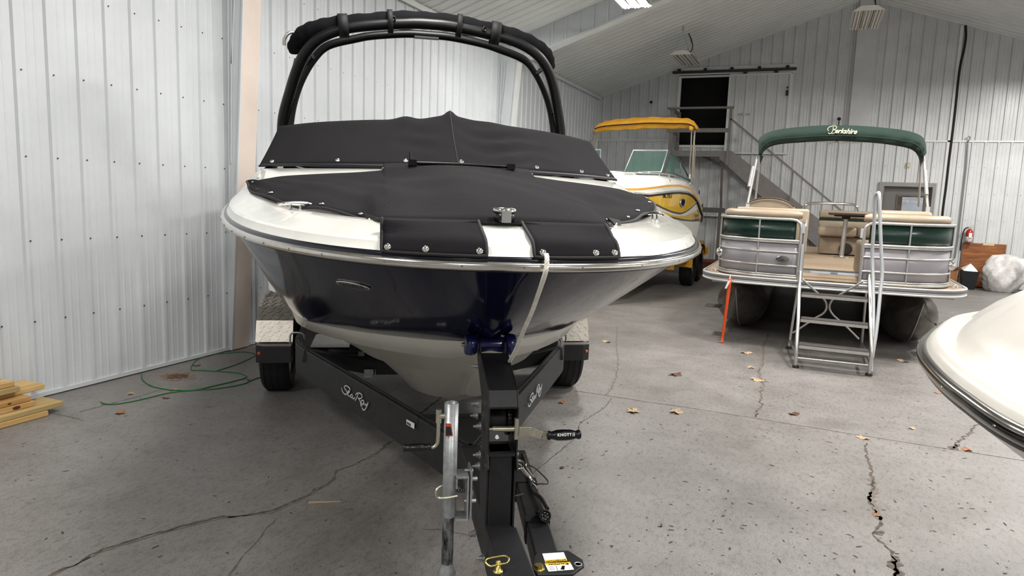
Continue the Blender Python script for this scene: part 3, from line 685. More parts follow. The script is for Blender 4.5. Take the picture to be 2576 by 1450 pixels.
# ---------------------------------------------------------------- the black trailer under the navy boat (same local axes as the boat)
def bray(x, y, **k):
    d = ray(x, y); o = Vector((0, 0, CAMZ))-OB; D = Vector((U_.dot(d), V_.dot(d), d.z)); P0 = Vector((U_.dot(o), V_.dot(o), o.z))
    i = {'s': 0, 'w': 1, 'z': 2}[list(k)[0]]; v = list(k.values())[0]
    return P0 + D*((v-P0[i])/D[i])
trl = empty('boat_trailer', 'black tandem trailer with diamond plate fenders carrying the navy boat', 'trailer', OB, RZB)
def rail_line(sg, off=0.):
    return [Vector((x, sg*(y-off), 0)) for x, y in [(p.x, p.y) for p in spline([(-2.1, .955, 0), (.35, .957, 0), (.62, .95, 0), (.80, .925, 0), (.95, .869, 0), (1.15, .778, 0), (1.6, .571, 0), (2.22, .287, 0), (2.8, .035, 0)], 8)]]
for sg in (-1, 1):
    P_ = rail_line(sg); Q = rail_line(sg, .05); b = MB()
    sec = lambda p, q: [p+Vector((0, 0, .37)), p+Vector((0, 0, .56)), q+Vector((0, 0, .56)), q+Vector((0, 0, .37))]
    rows = [sec(p, q) for p, q in zip(P_, Q)]
    b.grid(rows, smooth=False, closed=True); b.add(rows[0], [(0, 1, 2, 3)]); b.add(rows[-1], [(0, 1, 2, 3)])
    fr_ = b.build('side_rail', MBLKT, trl, bevel=.008)
    MB().tube([Vector((p.x-.0, sg*(abs(p.y)-.025), .563)) for p in P_[10:]], .004, 6).build('rail_edge', MBLKT, fr_)
    MB().tube(spline([(.60, sg*.99, .53), (.60, sg*.985, .585), (.60, sg*.95, .598), (.60, sg*.90, .585), (.60, sg*.895, .54)], 4), .007, 8).build('tie_loop', MGALV, fr_)
b = MB().box((.72, -.9, .40), (.80, .9, .47)); b.build('cross_member', MBLK, trl, bevel=.005)
MB().bar((.98, -.86, .53), (1.0, -.40, .44), .05, .09).bar((1.0, -.40, .44), (1.0, .40, .44), .05, .08).bar((1.0, .40, .44), (.98, .86, .53), .05, .09).build('bow_cross_member', MBLK, trl, bevel=.004)
MB().box((1.03, -.475, .385), (1.036, -.415, .44)).cyl((1.036, -.46, .40), (1.044, -.46, .40), .006, 6).cyl((1.036, -.43, .40), (1.044, -.43, .40), .006, 6).build('bracket_plate', MGALV, trl)
MB().box((-1.6, -.9, .36), (-1.52, .9, .44)).build('cross_member', MBLK, trl)
MB().bar((2.40, -.2, .53), (2.40, .2, .53), .05, .06).prism([(2.42, -.19), (2.42, .19), (2.86, .02), (2.86, -.02)], .008, Matrix.Translation((0, 0, .548))).build('gusset', MBLK, trl)
for sg in (-1, 1):
    MB().box((-1.9, sg*.5-.07, .55), (1.0, sg*.5+.07, .60)).build('bunk', mat('bunk_carpet', '#1b1b1c', .95), trl, bevel=.01)
    for x in (-1.56, .76): MB().box((x-.03, sg*.5-.02, .42), (x+.03, sg*.5+.02, .56)).build('bunk_bracket', MGALV, trl)
for x in (-.13, -.97): MB().cyl((x, -1.05, .30), (x, 1.05, .30), .03).build('axle', MBLK, trl)
MB().box((.15, .70, .38), (.26, .86, .40)).cyl((.2, .74, .40), (.2, .74, .50), .008).cyl((.2, .82, .40), (.2, .82, .50), .008).build('spring_bracket', MGALV, trl)
def wheel(parent, x, y, z, r, wd, sg, rimmat, nm='wheel', spokes=5, face=.55):
    e = MB(); T = Matrix.Translation((x, y, z)) @ Matrix.Rotation(R(-90), 4, 'X')
    h = wd/2
    e.lathe([(r*.62, -h*.8), (r*.70, -h*.95), (r*.9, -h), (r*.97, -h*.86), (r, -h*.6), (r*1.0, h*.6), (r*.97, h*.86), (r*.9, h), (r*.70, h*.95), (r*.62, h*.8), (r*.62, -h*.8)], T, 40)
    ty = e.build('tyre', MRUB, parent)
    g = MB()
    for q in (-.35, -.12, .12, .35): g.tube([T @ Vector(((r+.0008)*math.cos(a), (r+.0008)*math.sin(a), q*wd)) for a in [2*PI*k/40 for k in range(40)]], .003, 6, closed=True)
    g.build('tread_groove', MHEM, ty); COL.objects[-1]['kind'] = 'stuff'
    f = MB(); yo = h*face*sg
    f.lathe([(r*.62, -h*.8), (r*.6, 0), (r*.62, h*.8)], T, 32)
    f.lathe([(.0, yo), (r*.14, yo), (r*.16, yo-.01*sg)], T, 20)
    for k in range(spokes):
        a = 2*PI*k/spokes; T2 = T @ Matrix.Rotation(a, 4, 'Z')
        f.box((r*.08, -r*.07, yo-.015), (r*.6, r*.07, yo+.0), 0, T2)
    f.build('rim', rimmat, parent)
    return ty
for sg in (-1, 1):
    for x in (-.13, -.97): wheel(trl, x, sg*1.165, .315, .315, .215, sg, MSS)
    # fender: diamond-plate top band and outer lip
    prof = [(.25, .30), (.25, .435), (.205, .447), (.15, .60), (.05, .69), (-.10, .74), (-1.05, .74), (-1.2, .69), (-1.3, .60), (-1.36, .43)]
    b = MB(); i0, i1 = sg*1.02, sg*1.285
    b.grid([[Vector((x, w_, z)) for x, z in prof[2:]] for w_ in (i0, i1)], smooth=False)
    b.grid([[Vector((x, i1, z)) for x, z in prof[2:]], [Vector((x+(-.03 if x > -.5 else .03), i1+sg*.004, max(z-.07, .40))) for x, z in prof[2:]]], smooth=False)
    fd = b.build('fender', MDIA, trl, solid=.004)
    d = MB(); rnd = random.Random(2)
    for (x0, z0), (x1, z1) in zip(prof[2:8], prof[3:9]):
        L = math.hypot(x1-x0, z1-z0); n = max(2, int(L/.03)); ang = math.atan2(z1-z0, x1-x0)
        for a in range(n):
            for c in range(8):
                fx = (a+.5)/n; p = Vector((x0+(x1-x0)*fx, i0+(i1-i0)*(c+.5+.5*(a % 2)*.9)/8.6, z0+(z1-z0)*fx))
                T = frame(p, Vector((math.cos(ang), 0, math.sin(ang))), Vector((0, 1, 0))); s_ = 1 if (a+c) % 2 else -1
                T = T @ Matrix.Rotation(s_*R(45), 4, 'Z'); d.box((-.014, -.0036, -.006), (.014, .0036, .0065), 0, T)
    d.build('plate_tread', MDIA, fd); COL.objects[-1]['kind'] = 'stuff'
    b = MB(); b.prism([(.20, sg*1.285), (.265, sg*1.275), (.29, sg*1.22), (.29, sg*1.02), (.20, sg*1.02)][::sg], .13, Matrix.Translation((0, 0, .305)))
    st = b.build('fender_step', MBLK, trl, bevel=.004)
    b = MB(); b.prism([(.20, sg*1.28), (.262, sg*1.27), (.287, sg*1.22), (.287, sg*1.022), (.20, sg*1.022)][::sg], .004, Matrix.Translation((0, 0, .4355))); b.build('step_top', MDIA, st)
    MB().lathe([(.014, 0), (.012, .008), (0, .011)], frame((.279, sg*1.248, .378), (0, 1, 0), (-.3, 0, 1)), 14).build('marker_light', mat('amber_lens', '#b5452b', .2), st)
# lettering on the rails: drawn strokes laid on the rail face
SR = [[(185, 325), (190, 370), (215, 430), (255, 472), (292, 476), (306, 440), (290, 390), (255, 345), (245, 305), (270, 284), (310, 290), (350, 320), (375, 352), (368, 376)],
      [(318, 452), (348, 440), (366, 412), (355, 398), (333, 412), (318, 445), (325, 482), (345, 512), (372, 518)],
      [(432, 478), (405, 484), (388, 510), (393, 540), (412, 548), (430, 528), (442, 498), (432, 540), (446, 574), (466, 574), (490, 540)],
      [(508, 500), (515, 468), (552, 450), (602, 455), (642, 490), (650, 540), (620, 570), (575, 565)], [(562, 470), (545, 520), (515, 580), (490, 618)], [(560, 562), (600, 620), (618, 700), (625, 738), (650, 738)],
      [(692, 620), (660, 612), (635, 640), (633, 680), (650, 706), (676, 690), (696, 640), (690, 690), (706, 722)], [(724, 680), (722, 712), (740, 726), (765, 700), (792, 660)], [(792, 660), (762, 740), (732, 802), (700, 836), (668, 820), (648, 780)]]
A = Vector((1.15, -.778, 0)); Bq = Vector((2.8, -.035, 0)); dr = (Bq-A).normalized(); nr = Vector((dr.y, -dr.x, 0)); nr = nr if nr.y < 0 else -nr
def onrail(x, y):      # local rail-face coordinates (along, up) of a picture point on the left rail
    d = ray(x, y); o = Vector((0, 0, CAMZ))-OB; D = Vector((U_.dot(d), V_.dot(d), d.z)); P0 = Vector((U_.dot(o), V_.dot(o), o.z))
    t = (A-P0).dot(nr)/D.dot(nr); p = P0+D*t; return ((p-A).dot(dr), p.z)
loc = [[onrail(840+x/9.064, 940+y/9.064) for x, y in ln] for ln in SR]
MLET = mat('silver_lettering', '#c2c2c4', .4)
strokes('rail_lettering', loc, .0068, frame(A+nr*.0012, dr, Vector((0, 0, 1))), MLET, trl)
c0 = onrail(868, 990)
A2 = Vector((1.15, .778, 0)); d2_ = Vector((-dr.x, -dr.y*-1, 0))
n2 = Vector((0, -1, 0)) - d2_*Vector((0, -1, 0)).dot(d2_); n2.normalize()
x0 = min(p[0] for l in loc for p in l); loc2 = [[(p[0]-x0-.87, p[1]-.002) for p in l] for l in loc]
strokes('rail_lettering', loc2, .0068, frame(A2-n2*.006, d2_, Vector((0, 0, 1))), MLET, trl)
T = frame(A+nr*.001, dr, Vector((0, 0, 1)))
q = [onrail(840+x/9.064, 940+y/9.064) for x, y in ((1662, 1045), (1842, 1140), (1836, 1268), (1658, 1160))]
st_ = MB().prism(q, .001, T).build('sticker', MWHITE, trl); c = [sum(v[i] for v in q)/4 for i in (0, 1)]
b = MB()
for k in range(16): b.box((q[0][0]+.004+k*.0028, q[0][1]-.022, .001), (q[0][0]+.004+k*.0028+.0012*(1+(k*7 % 3)*.4), q[0][1]-.009, .0014), 0, T)
b.build('barcode', MPLA, st_); COL.objects[-1]['kind'] = 'stuff'
# tongue
MB().box((2.55, -.038, .42), (3.60, .045, .555)).build('tongue', MBLK, trl, bevel=.006)
MB().box((3.56, -.045, .44), (3.98, .052, .572)).build('tongue_end', MBLK, trl, bevel=.005)
pc = bray(1253, 1428, z=.585)
b = MB(); T = Matrix.Translation((pc.x, pc.y, .572)); b.lathe([(.014, 0), (.014, .004), (.007, .004), (.007, .03), (.003, .033), (0, .033)], T, 16)
pn = b.build('hinge_pin', MYZ, trl)
MB().tube([T @ Vector(p) for p in spline([(-.005, -.034, .026), (-.016, -.028, .03), (-.018, 0, .034), (-.016, .022, .036), (-.003, .03, .034), (.007, .022, .028), (.005, 0, .024), (.004, -.022, .02)], 6, True)], .0028, 8, closed=True).build('pin_clip', MYZ, pn)
# winch post: side plates, square tube, folded cover
pl_ = [bray(*p, w=-.050) for p in ((1193, 897), (1199, 1015), (1190, 1090), (1196, 1150), (1206, 1190))]
prof = [(3.235, 1.03), (3.225, 1.075), (3.28, 1.075), (3.50, .995), (3.525, .945), (3.525, .80), (3.545, .755), (3.50, .725), (3.40, .77), (3.36, .84), (3.37, .93)]
for sg, yy in ((-1, -.047), (1, .049)):
    b = MB(); b.prism(prof, .005*sg, frame((0, yy+.005, 0), (1, 0, 0), (0, 0, 1)) @ Matrix.Identity(4)); o = b.build('winch_side_plate', MBLK, trl, bevel=.0015)
b = MB(); b.grid([[Vector((x, y, z)) for y in (-.040, .047)] for x, z in ((3.285, 1.062), (3.505, .995), (3.53, .95), (3.528, .944))], smooth=False); b.build('winch_cover', MBLK, trl, solid=.005, bevel=.001)
MB().box((3.44, -.034, .55), (3.515, .041, .80)).build('winch_post', MBLK, trl, bevel=.004)
prof2 = [(3.515, .555), (3.515, .74), (3.44, .76), (3.38, .74), (3.36, .66), (3.40, .56), (3.48, .50), (3.60, .46), (3.60, .54)]
for yy in (-.044, .044): MB().prism(prof2, -.006, frame((0, yy+.003, 0), (1, 0, 0), (0, 0, 1))).build('post_side_plate', MBLK, trl, bevel=.001)
MB().box((3.42, -.038, .79), (3.53, .045, .80)).build('winch_shelf', MBLK, trl)
wn = MB().cyl((3.43, -.03, .885), (3.43, .025, .885), .035, 24).lathe([(.05, 0), (.05, .004), (0, .004)], frame((3.43, -.034, .885), (1, 0, 0), (0, 0, 1)), 28).build('winch_drum', mat('winch_strap', '#1d1d1f', .7), trl)
b = MB()
for k in range(28):
    a = 2*PI*k/28; T = Matrix.Translation((3.43+.052*math.cos(a), .034, .885+.052*math.sin(a))) @ Matrix.Rotation(-a, 4, 'Y'); b.box((-.005, -.006, -.003), (.005, .006, .003), 0, T)
b.cyl((3.43, .03, .885), (3.43, .038, .885), .051, 28); b.build('winch_gear', mat('dark_gear', '#3a3733', .4, .7), wn)
hs = bray(1240, 1075, s=3.53); he = bray(1296, 1074, s=3.53)
cr = MB().cyl((3.535, -.030, .882), (3.535, .05, .880), .0085, 14).cyl((3.535, -.04, .882), (3.535, -.02, .882), .0045).box((3.53, .038, .850), (3.548, .050, .915)).build('winch_shaft', MZINC, trl, bevel=.001)
b = MB(); b.bar((3.54, .052, .874), (3.54, .095, .872), .006, .03, (0, 0, 1)).bar((3.54, .095, .872), (3.55, .125, .862), .006, .028).bar((3.55, .125, .862), (3.545, .148, .860), .006, .024); b.build('crank_arm', MZINC, trl, bevel=.001)
hx = .142; hnd = MB().lathe([(.0, 0), (.012, 0), (.0145, .004), (.0145, .008), (.0115, .012), (.0165, .03), (.0175, .052), (.0165, .074), (.0115, .093), (.0145, .097), (.0145, .103), (.012, .107), (0, .107)], frame((3.545, hx, .860), (1, 0, 0), (0, 0, 1)) @ Matrix.Rotation(PI, 4, 'X'), 24).build('crank_handle', MPLA, trl)
vdir = (Vector((U_.dot(-OB), V_.dot(-OB), 1.6))-Vector((3.545, .195, .860))); vdir = Vector((vdir.x, 0, vdir.z)).normalized()
up = Vector((0, 1, 0)).cross(vdir)*-1
T = frame(Vector((3.545, .193, .860))+vdir*.0178, (0, 1, 0), up if up.z > 0 else -up)
text('handle_lettering', 'KNOTT', .0125, T, MWHITE, hnd, .0004, bold=.0003, space=1.1)
b = MB()
for k in (0, .0045): b.grid([[T @ Vector((.0245+k+.0018*math.sin(a), .0048*math.cos(a*1)*1, z)) for a in [PI*j/8 for j in range(9)]] for z in (0, .0005)]); b.grid([[T @ Vector((.0245+k+d+.0018*math.sin(a), .0048*math.cos(a), .0005)) for a in [PI*j/8 for j in range(9)]] for d in (0, .0018)])
b.build('handle_emblem', MWHITE, hnd)
tg = MB().prism([(-.003, 0), (.003, 0), (.007, -.010), (0, -.014), (-.006, -.009)], .001, frame((3.55, -.018, .868), (0, 1, 0), (0, 0, 1))).build('paper_tag', MWHITE, trl)
# bow roller
b = MB()
for y0, y1 in ((-.088, -.046), (.052, .092)):
    b.lathe([(.0, 0), (.03, 0), (.036, .006), (.038, (y1-y0)/2), (.036, (y1-y0)-.006), (.03, y1-y0), (0, y1-y0)], frame((3.235, y0, 1.083), (0, 0, 1), (1, 0, 0)), 28)
b.lathe([(.024, 0), (.028, .01), (.022, .045), (.028, .08), (.024, .092)], frame((3.235, -.043, 1.083), (0, 0, 1), (1, 0, 0)), 24)
ro = b.build('bow_roller', MBLUER, trl)
MB().cyl((3.235, -.098, 1.083), (3.235, .1, 1.083), .007, 10).build('roller_bolt', MZINC, ro)
MB().box((3.23, -.041, 1.03), (3.29, -.036, 1.10)).box((3.23, .044, 1.03), (3.29, .049, 1.10)).build('roller_bracket', MBLK, trl)
# bolts on the left plates
for x, y, w_ in ((1199, 922, -.055), (1201, 1016, -.055), (1199, 1046, -.055), (1207, 1073, -.055), (1206, 1145, -.055), (1204, 1173, -.055), (1190, 1243, -.052), (1186, 1300, -.052), (1196, 1342, -.052), (1218, 1405, -.052)):
    p = bray(x, y, w=w_)
    if x < 1200 and y < 1000: r_ = .005
    else: r_ = .0085
    b = MB().cyl((p.x, -.052, p.z), (p.x, -.056, p.z), r_*1.6, 16).cyl((p.x, -.056, p.z), (p.x, -.066, p.z), r_, 6).cyl((p.x, -.066, p.z), (p.x, -.076, p.z), r_*.5, 8)
    b.build('bolt', MGALV, trl)
p = bray(1297, 1142, w=.055); MB().cyl((p.x, .05, p.z), (p.x, .064, p.z), .008, 6).build('bolt', MGALV, trl)
# tongue jack
jx, jw = 3.65, -.170
jk = MB().lathe([(.0165, .93), (.0165, 1.004), (.0205, 1.004), (.0205, .665), (.018, .66)], Matrix.Translation((jx, jw, 0)), 28).build('jack_tube', MGALV, trl)
MB().cyl((jx, jw-.002, .50), (jx, jw-.002, .665), .0172, 24).build('jack_inner_tube', mat('worn_jack_tube', '#85878a', .45, .6, noise=.9, nscale=55, col2='#141416', stretch=(1, 1, .35)), jk)
MB().cyl((jx, jw-.002, .04), (jx, jw-.002, .49), .014, 20).lathe([(.017, .45), (.026, .465), (.027, .485), (.021, .50), (.018, .512), (.0175, .515)], Matrix.Translation((jx, jw-.002, 0)), 24).lathe([(.06, 0), (.06, .006), (.03, .03), (0, .04)], Matrix.Translation((jx, jw, 0)), 20).build('jack_foot', MGALV, jk)
b = MB().cyl((jx, -.17, .965), (jx, -.205, .965), .009, 12).cyl((jx, -.206, .985), (jx, -.206, .945), .0085, 12).tube(spline([(jx, -.206, .95), (jx, -.207, .90), (jx, -.209, .882), (jx, -.218, .873), (jx, -.232, .872)], 5), .0055, 10)
b.build('jack_crank', MZINC, jk)
MB().lathe([(.0, 0), (.010, 0), (.012, .003), (.012, .007), (.0095, .01), (.0125, .025), (.013, .04), (.0125, .055), (.0095, .07), (.012, .073), (.012, .078), (0, .08)], frame((jx, -.226, .872), (0, 0, 1), (1, 0, 0)) @ Matrix.Rotation(PI, 4, 'X'), 20).build('jack_handle', MPLA, jk)
b = MB()
o_ = COL.objects[-1]
MB().box((jx+.012, -.195, .866), (jx+.0135, -.195, .866)).build('spacer', MPLA, jk) if False else None
T = Matrix.Translation((0, 0, 0))
b = MB().box((3.62, -.155, .785), (3.68, -.118, .792)).box((3.62, -.155, .755), (3.68, -.150, .79)).box((3.62, -.122, .66), (3.68, -.117, .79)).box((3.62, -.155, .655), (3.68, -.118, .662)).build('jack_bracket', MGALV, jk, bevel=.001)
MB().box((3.60, -.112, .65), (3.67, -.106, .805)).cyl((3.63, -.125, .79), (3.63, -.10, .79), .007, 6).cyl((3.64, -.125, .70), (3.64, -.09, .70), .007, 6).cyl((3.62, -.125, .76), (3.62, -.085, .76), .007, 6).build('swivel_plate', MGALV, jk, bevel=.001)
MB().tube(spline([(3.68, -.15, .735), (3.685, -.185, .732), (3.685, -.208, .735), (3.685, -.212, .752), (3.68, -.206, .762), (3.67, -.195, .762)], 5), .0042, 8).build('pull_pin', MZINC, jk)
MB().tube([(3.65+.006*math.cos(a), -.15+.025*a/20, .737+.006*math.sin(a)) for a in [k*.5 for k in range(41)]], .0012, 6).build('pin_spring', MBLK, jk)
T = frame((jx+.0206, jw-.004, .93), (0, 1, 0), (0, 0, 1))
MB().prism([(-.014, -.02), (.008, -.018), (.002, .018), (-.014, .02)], .0006, T).build('warning_label', mat('label_red', '#b0472c', .4), jk)
MB().prism([(-.0125, -.017), (.0055, -.0155), (.0005, .009), (-.0125, .010)], .0009, T).build('warning_label_body', mat('label_dark', '#1c1d22', .4), jk)
# folded tongue lying along the right side
F0, F1 = Vector((2.72, .215, .465)), Vector((3.66, .138, .465))
ft = MB().bar(F0, F1, .076, .076).build('folding_tongue', MBLK, trl, bevel=.006)
pp = [bray(x, y, z=.508) for x, y in ((1345, 1400), (1358, 1388), (1430, 1387), (1466, 1410), (1470, 1424), (1440, 1446), (1352, 1448), (1340, 1432))]
hp = MB().prism([(p.x, p.y) for p in pp][::-1], .010, Matrix.Translation((0, 0, .500))).build('hinge_plate', MBLK, trl, bevel=.002)
def quad(px, z, m, nm, par, th=.0006):
    q = [bray(x, y, z=z) for x, y in px]; return MB().prism([(p.x, p.y) for p in q][::-1], th, Matrix.Translation((0, 0, z-th))).build(nm, m, par)
lw = mat('label_white', '#dfe1de', .45); ly = mat('label_yellow', '#e2b534', .45)
l1 = quad([(1364, 1393.5), (1418, 1390), (1427, 1411), (1372, 1416)], .5115, lw, 'attention_label', hp)
quad([(1370.5, 1410), (1424, 1405.5), (1427, 1411), (1372.5, 1416)], .512, ly, 'label_band', l1)
l2 = quad([(1370, 1418), (1434, 1414.5), (1444, 1433.5), (1380, 1438.5)], .5115, lw, 'caution_label', hp)
quad([(1370.5, 1418), (1434, 1414.5), (1436.5, 1419.5), (1373, 1423)], .512, ly, 'label_band', l2)
quad([(1414, 1424), (1421, 1424), (1420, 1434), (1410, 1433)], .5122, MPLA, 'pictogram', l2)
quad([(1425, 1421), (1428.5, 1416.5), (1431, 1420.6)], .5126, MPLA, 'warning_triangle', l2)
quad([(1398, 1423), (1399, 1423), (1404, 1436.5), (1403, 1436.5)], .5122, MPLA, 'label_line', l2)
for px, s_, par, z in ((((1372.5, 1413.5), (1425, 1408.5)), 'ATTENTION', l1, .5125), (((1373, 1421), (1434, 1417.2)), '\u25b2 CAUTION', l2, .5125)):
    a, c = bray(*px[0], z=z), bray(*px[1], z=z); m_ = (a+c)/2; L = (c-a).length
    T = frame(m_, (a-c), (Vector((0, 0, 1)).cross(a-c)))
    o = text('label_lettering', s_.replace('\u25b2 ', ''), L*.17, T, MPLA, par, .0002, bold=.0002)
b = MB()
for k in range(5):
    a = bray(1377+k*1.6, 1427+k*1.9, z=.5124); c = bray(1392+k*1.4, 1426+k*1.9, z=.5124); b.bar(a, c, .0006, .0004)
b.build('small_print', mat('print_grey', '#7c7c7c', .5), l2); COL.objects[-1]['kind'] = 'stuff'
p = bray(1356, 1424, z=.52); MB().lathe([(.017, 0), (.017, .003), (.014, .003)], Matrix.Translation((p.x, p.y, .510)), 20).cyl((p.x, p.y, .512), (p.x, p.y, .523), .0135, 6).build('hinge_bolt', MYZ, hp, bevel=.0015)
p = bray(1454, 1420, z=.511); MB().lathe([(.0085, 0), (.0125, 0), (.0125, .0025), (.0085, .0025), (.0085, 0)], Matrix.Translation((p.x, p.y, .5095)), 20).build('hole_rim', MGALV, hp); MB().lathe([(.0085, 0), (0, 0)], Matrix.Translation((p.x, p.y, .5107)), 20).build('hole', mat('hole_floor', '#6d6a66', .8), hp)
# wiring plug strapped on the folded tongue
c = Vector((3.40, .180, .525)); ax = Vector((.9, .1, .35)).normalized(); T = frame(c, ax.cross(Vector((0, 1, 0))).cross(ax)*-1, Vector((0, 0, 1)))
T = frame(c, ax.orthogonal(), ax.cross(ax.orthogonal()))
b = MB().lathe([(.012, -.06), (.016, -.05), (.017, -.012), (.0205, -.008), (.0215, .01), (.019, .012), (.017, .012), (.017, .004), (0, .004)], T, 24); b.box((-.006, .012, -.04), (.006, .024, -.01), 0, T)
pg = b.build('plug_connector', mat('plug_black', '#18181a', .5), trl, bevel=0)
b = MB()
for k in range(6):
    a = 2*PI*k/6+.3; b.box((-.003, -.0008, .004), (.003, .0008, .009), 0, T @ Matrix.Rotation(a, 4, 'Z') @ Matrix.Translation((0, .011, 0)))
b.build('plug_blade', MGALV, pg); MB().lathe([(.0035, .004), (.0035, .01), (0, .011)], T, 12).build('plug_pin', mat('brass', '#b98b4a', .3, 1.), pg)
for f in (.35, .70):
    c = F0.lerp(F1, f); d = (F1-F0).normalized(); T = frame(c, d, Vector((0, 0, 1)))
    rc = [(-.04, -.04), (-.04, .04), (.04, .04), (.04, -.04)]; b = MB(); b.grid([[T @ Vector((x, y*1.0, -z)) if False else c+d*x+Vector((0, 0, 1))*z_+d.cross(Vector((0, 0, 1)))*y_ for y_, z_ in [(v[0], v[1]) for v in rc]] for x in (-.02, .02)], closed=True, smooth=False)
    b.build('webbing_strap', MHEM, trl, solid=.003)
MB().tube(spline([(3.36, .20, .53), (3.26, .2, .525), (3.15, .19, .512), (2.95, .215, .51), (2.8, .225, .51)], 6), .007, 10).build('wiring_loom', MRUB, trl)
# safety chain, hook and breakaway cable beside the post
def link_(c, ax, n, L=.05, W=.03, r=.0045):
    T = frame(c, ax, n); pts = [T @ Vector(p) for p in spline([(-L/2, 0, 0), (-L/2+.01, W/2, 0), (L/2-.01, W/2, 0), (L/2, 0, 0), (L/2-.01, -W/2, 0), (-L/2+.01, -W/2, 0)], 4, True)]
    return MB().tube(pts, r, 8, closed=True)
cl = MB().tube(spline([bray(1288, 1157, w=.075), bray(1308, 1160, w=.09), bray(1320, 1168, w=.10), bray(1321, 1174, w=.10)], 5), .0055, 10).build('chain_hook', MSS, trl)
link_(bray(1296, 1176, w=.07), Vector((.3, 1, 0)), Vector((1, -.3, .2)), .05, .03).build('chain_link', MSS, cl)
MB().tube([bray(1306, 1170, w=.095), bray(1322, 1190, w=.125), bray(1340, 1213, w=.15), bray(1352, 1226, w=.16)], .0065, 10).build('safety_hook', MSS, cl)
MB().tube([bray(1322, 1174, w=.11), bray(1340, 1200, w=.14)], .003, 8).build('hook_latch', MSS, cl)
MB().tube(spline([bray(1322, 1167, w=.105), bray(1345, 1178, w=.15), bray(1366, 1197, w=.19), bray(1378, 1211, w=.21), bray(1376, 1218, w=.20), bray(1358, 1218, w=.17), bray(1342, 1220, w=.15), bray(1338, 1226, w=.145)], 6), .0022, 8).build('breakaway_cable', MRUB, cl)
MB().bar(bray(1286, 1251, z=.512), bray(1318, 1244, z=.512), .006, .004).build('strap_buckle', MSS, cl)
# ---------------------------------------------------------------- pontoon boat (world axes; X to the right, Y away)
def yp(x, y, Y): return at(x, y, (0, 1, 0), Y)
def xp(x, y, X): return at(x, y, (1, 0, 0), X)
PCX = .225
pb = empty('pontoon_boat', 'pontoon boat with green and silver fence panels and a green canvas top', 'boat', (PCX, 8.2, 0))
def PP(b, name, m, par=pb, **k): return P(b, name, m, par, **k)
def dk(X):      # front edge of the deck
    u = abs(X-PCX); return 8.13+.10*(u/1.1)**2 if u < 1.1 else 8.23
DW = 1.345
half = [(0, 8.17), (.4, 8.18), (.8, 8.215), (1.05, 8.27), (1.2, 8.36), (1.3, 8.52), (DW, 8.75), (DW, 9.4), (DW, 15.3)]
def fullp(h, off=0.): return spline([Vector((PCX-x, y, 0)) for x, y in h[::-1]] + [Vector((PCX+x, y, 0)) for x, y in h[1:]], 5)
edge = fullp(half)
b = MB(); n = len(edge)
b.add([(p.x, p.y, .785) for p in edge], [tuple(range(n))]); b.add([(p.x, p.y, .715) for p in edge], [tuple(range(n))])
b.grid([[Vector((p.x, p.y, z)) for p in edge] for z in (.715, .785)], smooth=False)
PP(b, 'deck', MTANC)
b = MB()
def offs(P_, d):
    o = []
    for i, p in enumerate(P_):
        t = (P_[min(i+1, len(P_)-1)]-P_[max(i-1, 0)]).normalized(); o.append(p+Vector((t.y, -t.x, 0))*d)
    return o
e1 = offs(edge, .012)
for z, r, mi in ((.783, .013, 0), (.762, .013, 1), (.742, .009, 0)): b.tube([Vector((p.x, p.y, z)) for p in e1], r, 8, mi)
dt = PP(b, 'deck_rail', [MALUP, mat('grey_rail_insert', '#6f6a68', .5)])
PP(MB().tube([Vector((p.x, p.y, .722)) for p in e1], .012, 8), 'deck_edge_tube', mat('white_tube', '#d8d8d4', .4), dt)
b = MB()
for sg in (-1, 1):
    b.grid([[Vector((PCX+sg*x, y, .788)) for x, y in ((1.0, 8.28), (1.17, 8.37), (1.27, 8.52))], [Vector((PCX+sg*x, y, .788)) for x, y in ((1.0, 8.24), (1.2, 8.33), (1.315, 8.52))]], smooth=False)
PP(b, 'corner_cap', MALU, solid=.004)
# cross beams under the deck and two pontoons
for y in (8.7, 10.2, 11.7, 13.2, 14.6): PP(MB().box((PCX-1.25, y-.03, .655), (PCX+1.25, y+.03, .713)), 'cross_beam', MALU)
MPON = mat('dull_pontoon', '#77726b', .42, .8, noise=.35, nscale=3, nrough=.1)
for sg in (-1, 1):
    cx = PCX+sg*.95; r_ = .31; rows = []
    for k in range(0, 15):
        t = k/14; y = 8.36+1.25*t**.9; w_ = r_*math.sin(t*PI/2)**1.15 if k else .006; zb = .63-.61*math.sin(t*PI/2)**.9; zt_ = .645
        c = (zt_+zb)/2; h = (zt_-zb)/2; rows.append([Vector((cx+w_*math.cos(a)*(1 if h > .05 else 1), y+.10*(1-t)*(1 if math.sin(a) < 0 else 0), c+h*math.sin(a))) for a in [2*PI*j/24 for j in range(24)]])
    rows.append([Vector((p.x, 15.2, p.z)) for p in rows[-1]])
    b = MB(); b.grid(rows, closed=True); b.add(rows[-1], [tuple(range(24))]); b.add(rows[0], [tuple(range(24))])
    po = PP(b, 'pontoon', MPON)
    PP(MB().tube([Vector((cx, r[0].y*.0+8.352+1.25*(k/14)**.9+(.10*(1-k/14)), min(v.z for v in r)-.002)) for k, r in enumerate(rows[:13])], .008, 6), 'keel_strip', MALU, po)
    PP(MB().prism([(8.62, .33), (8.95, .35), (9.1, .33)], .004, frame((cx+sg*.2, 0, 0), (0, 1, 0), (0, 0, 1))).box((cx+sg*.2 if sg > 0 else cx-.38, 8.75, .33), (cx+.38 if sg > 0 else cx-.2, 9.05, .336)), 'spray_fin', MPON, po)
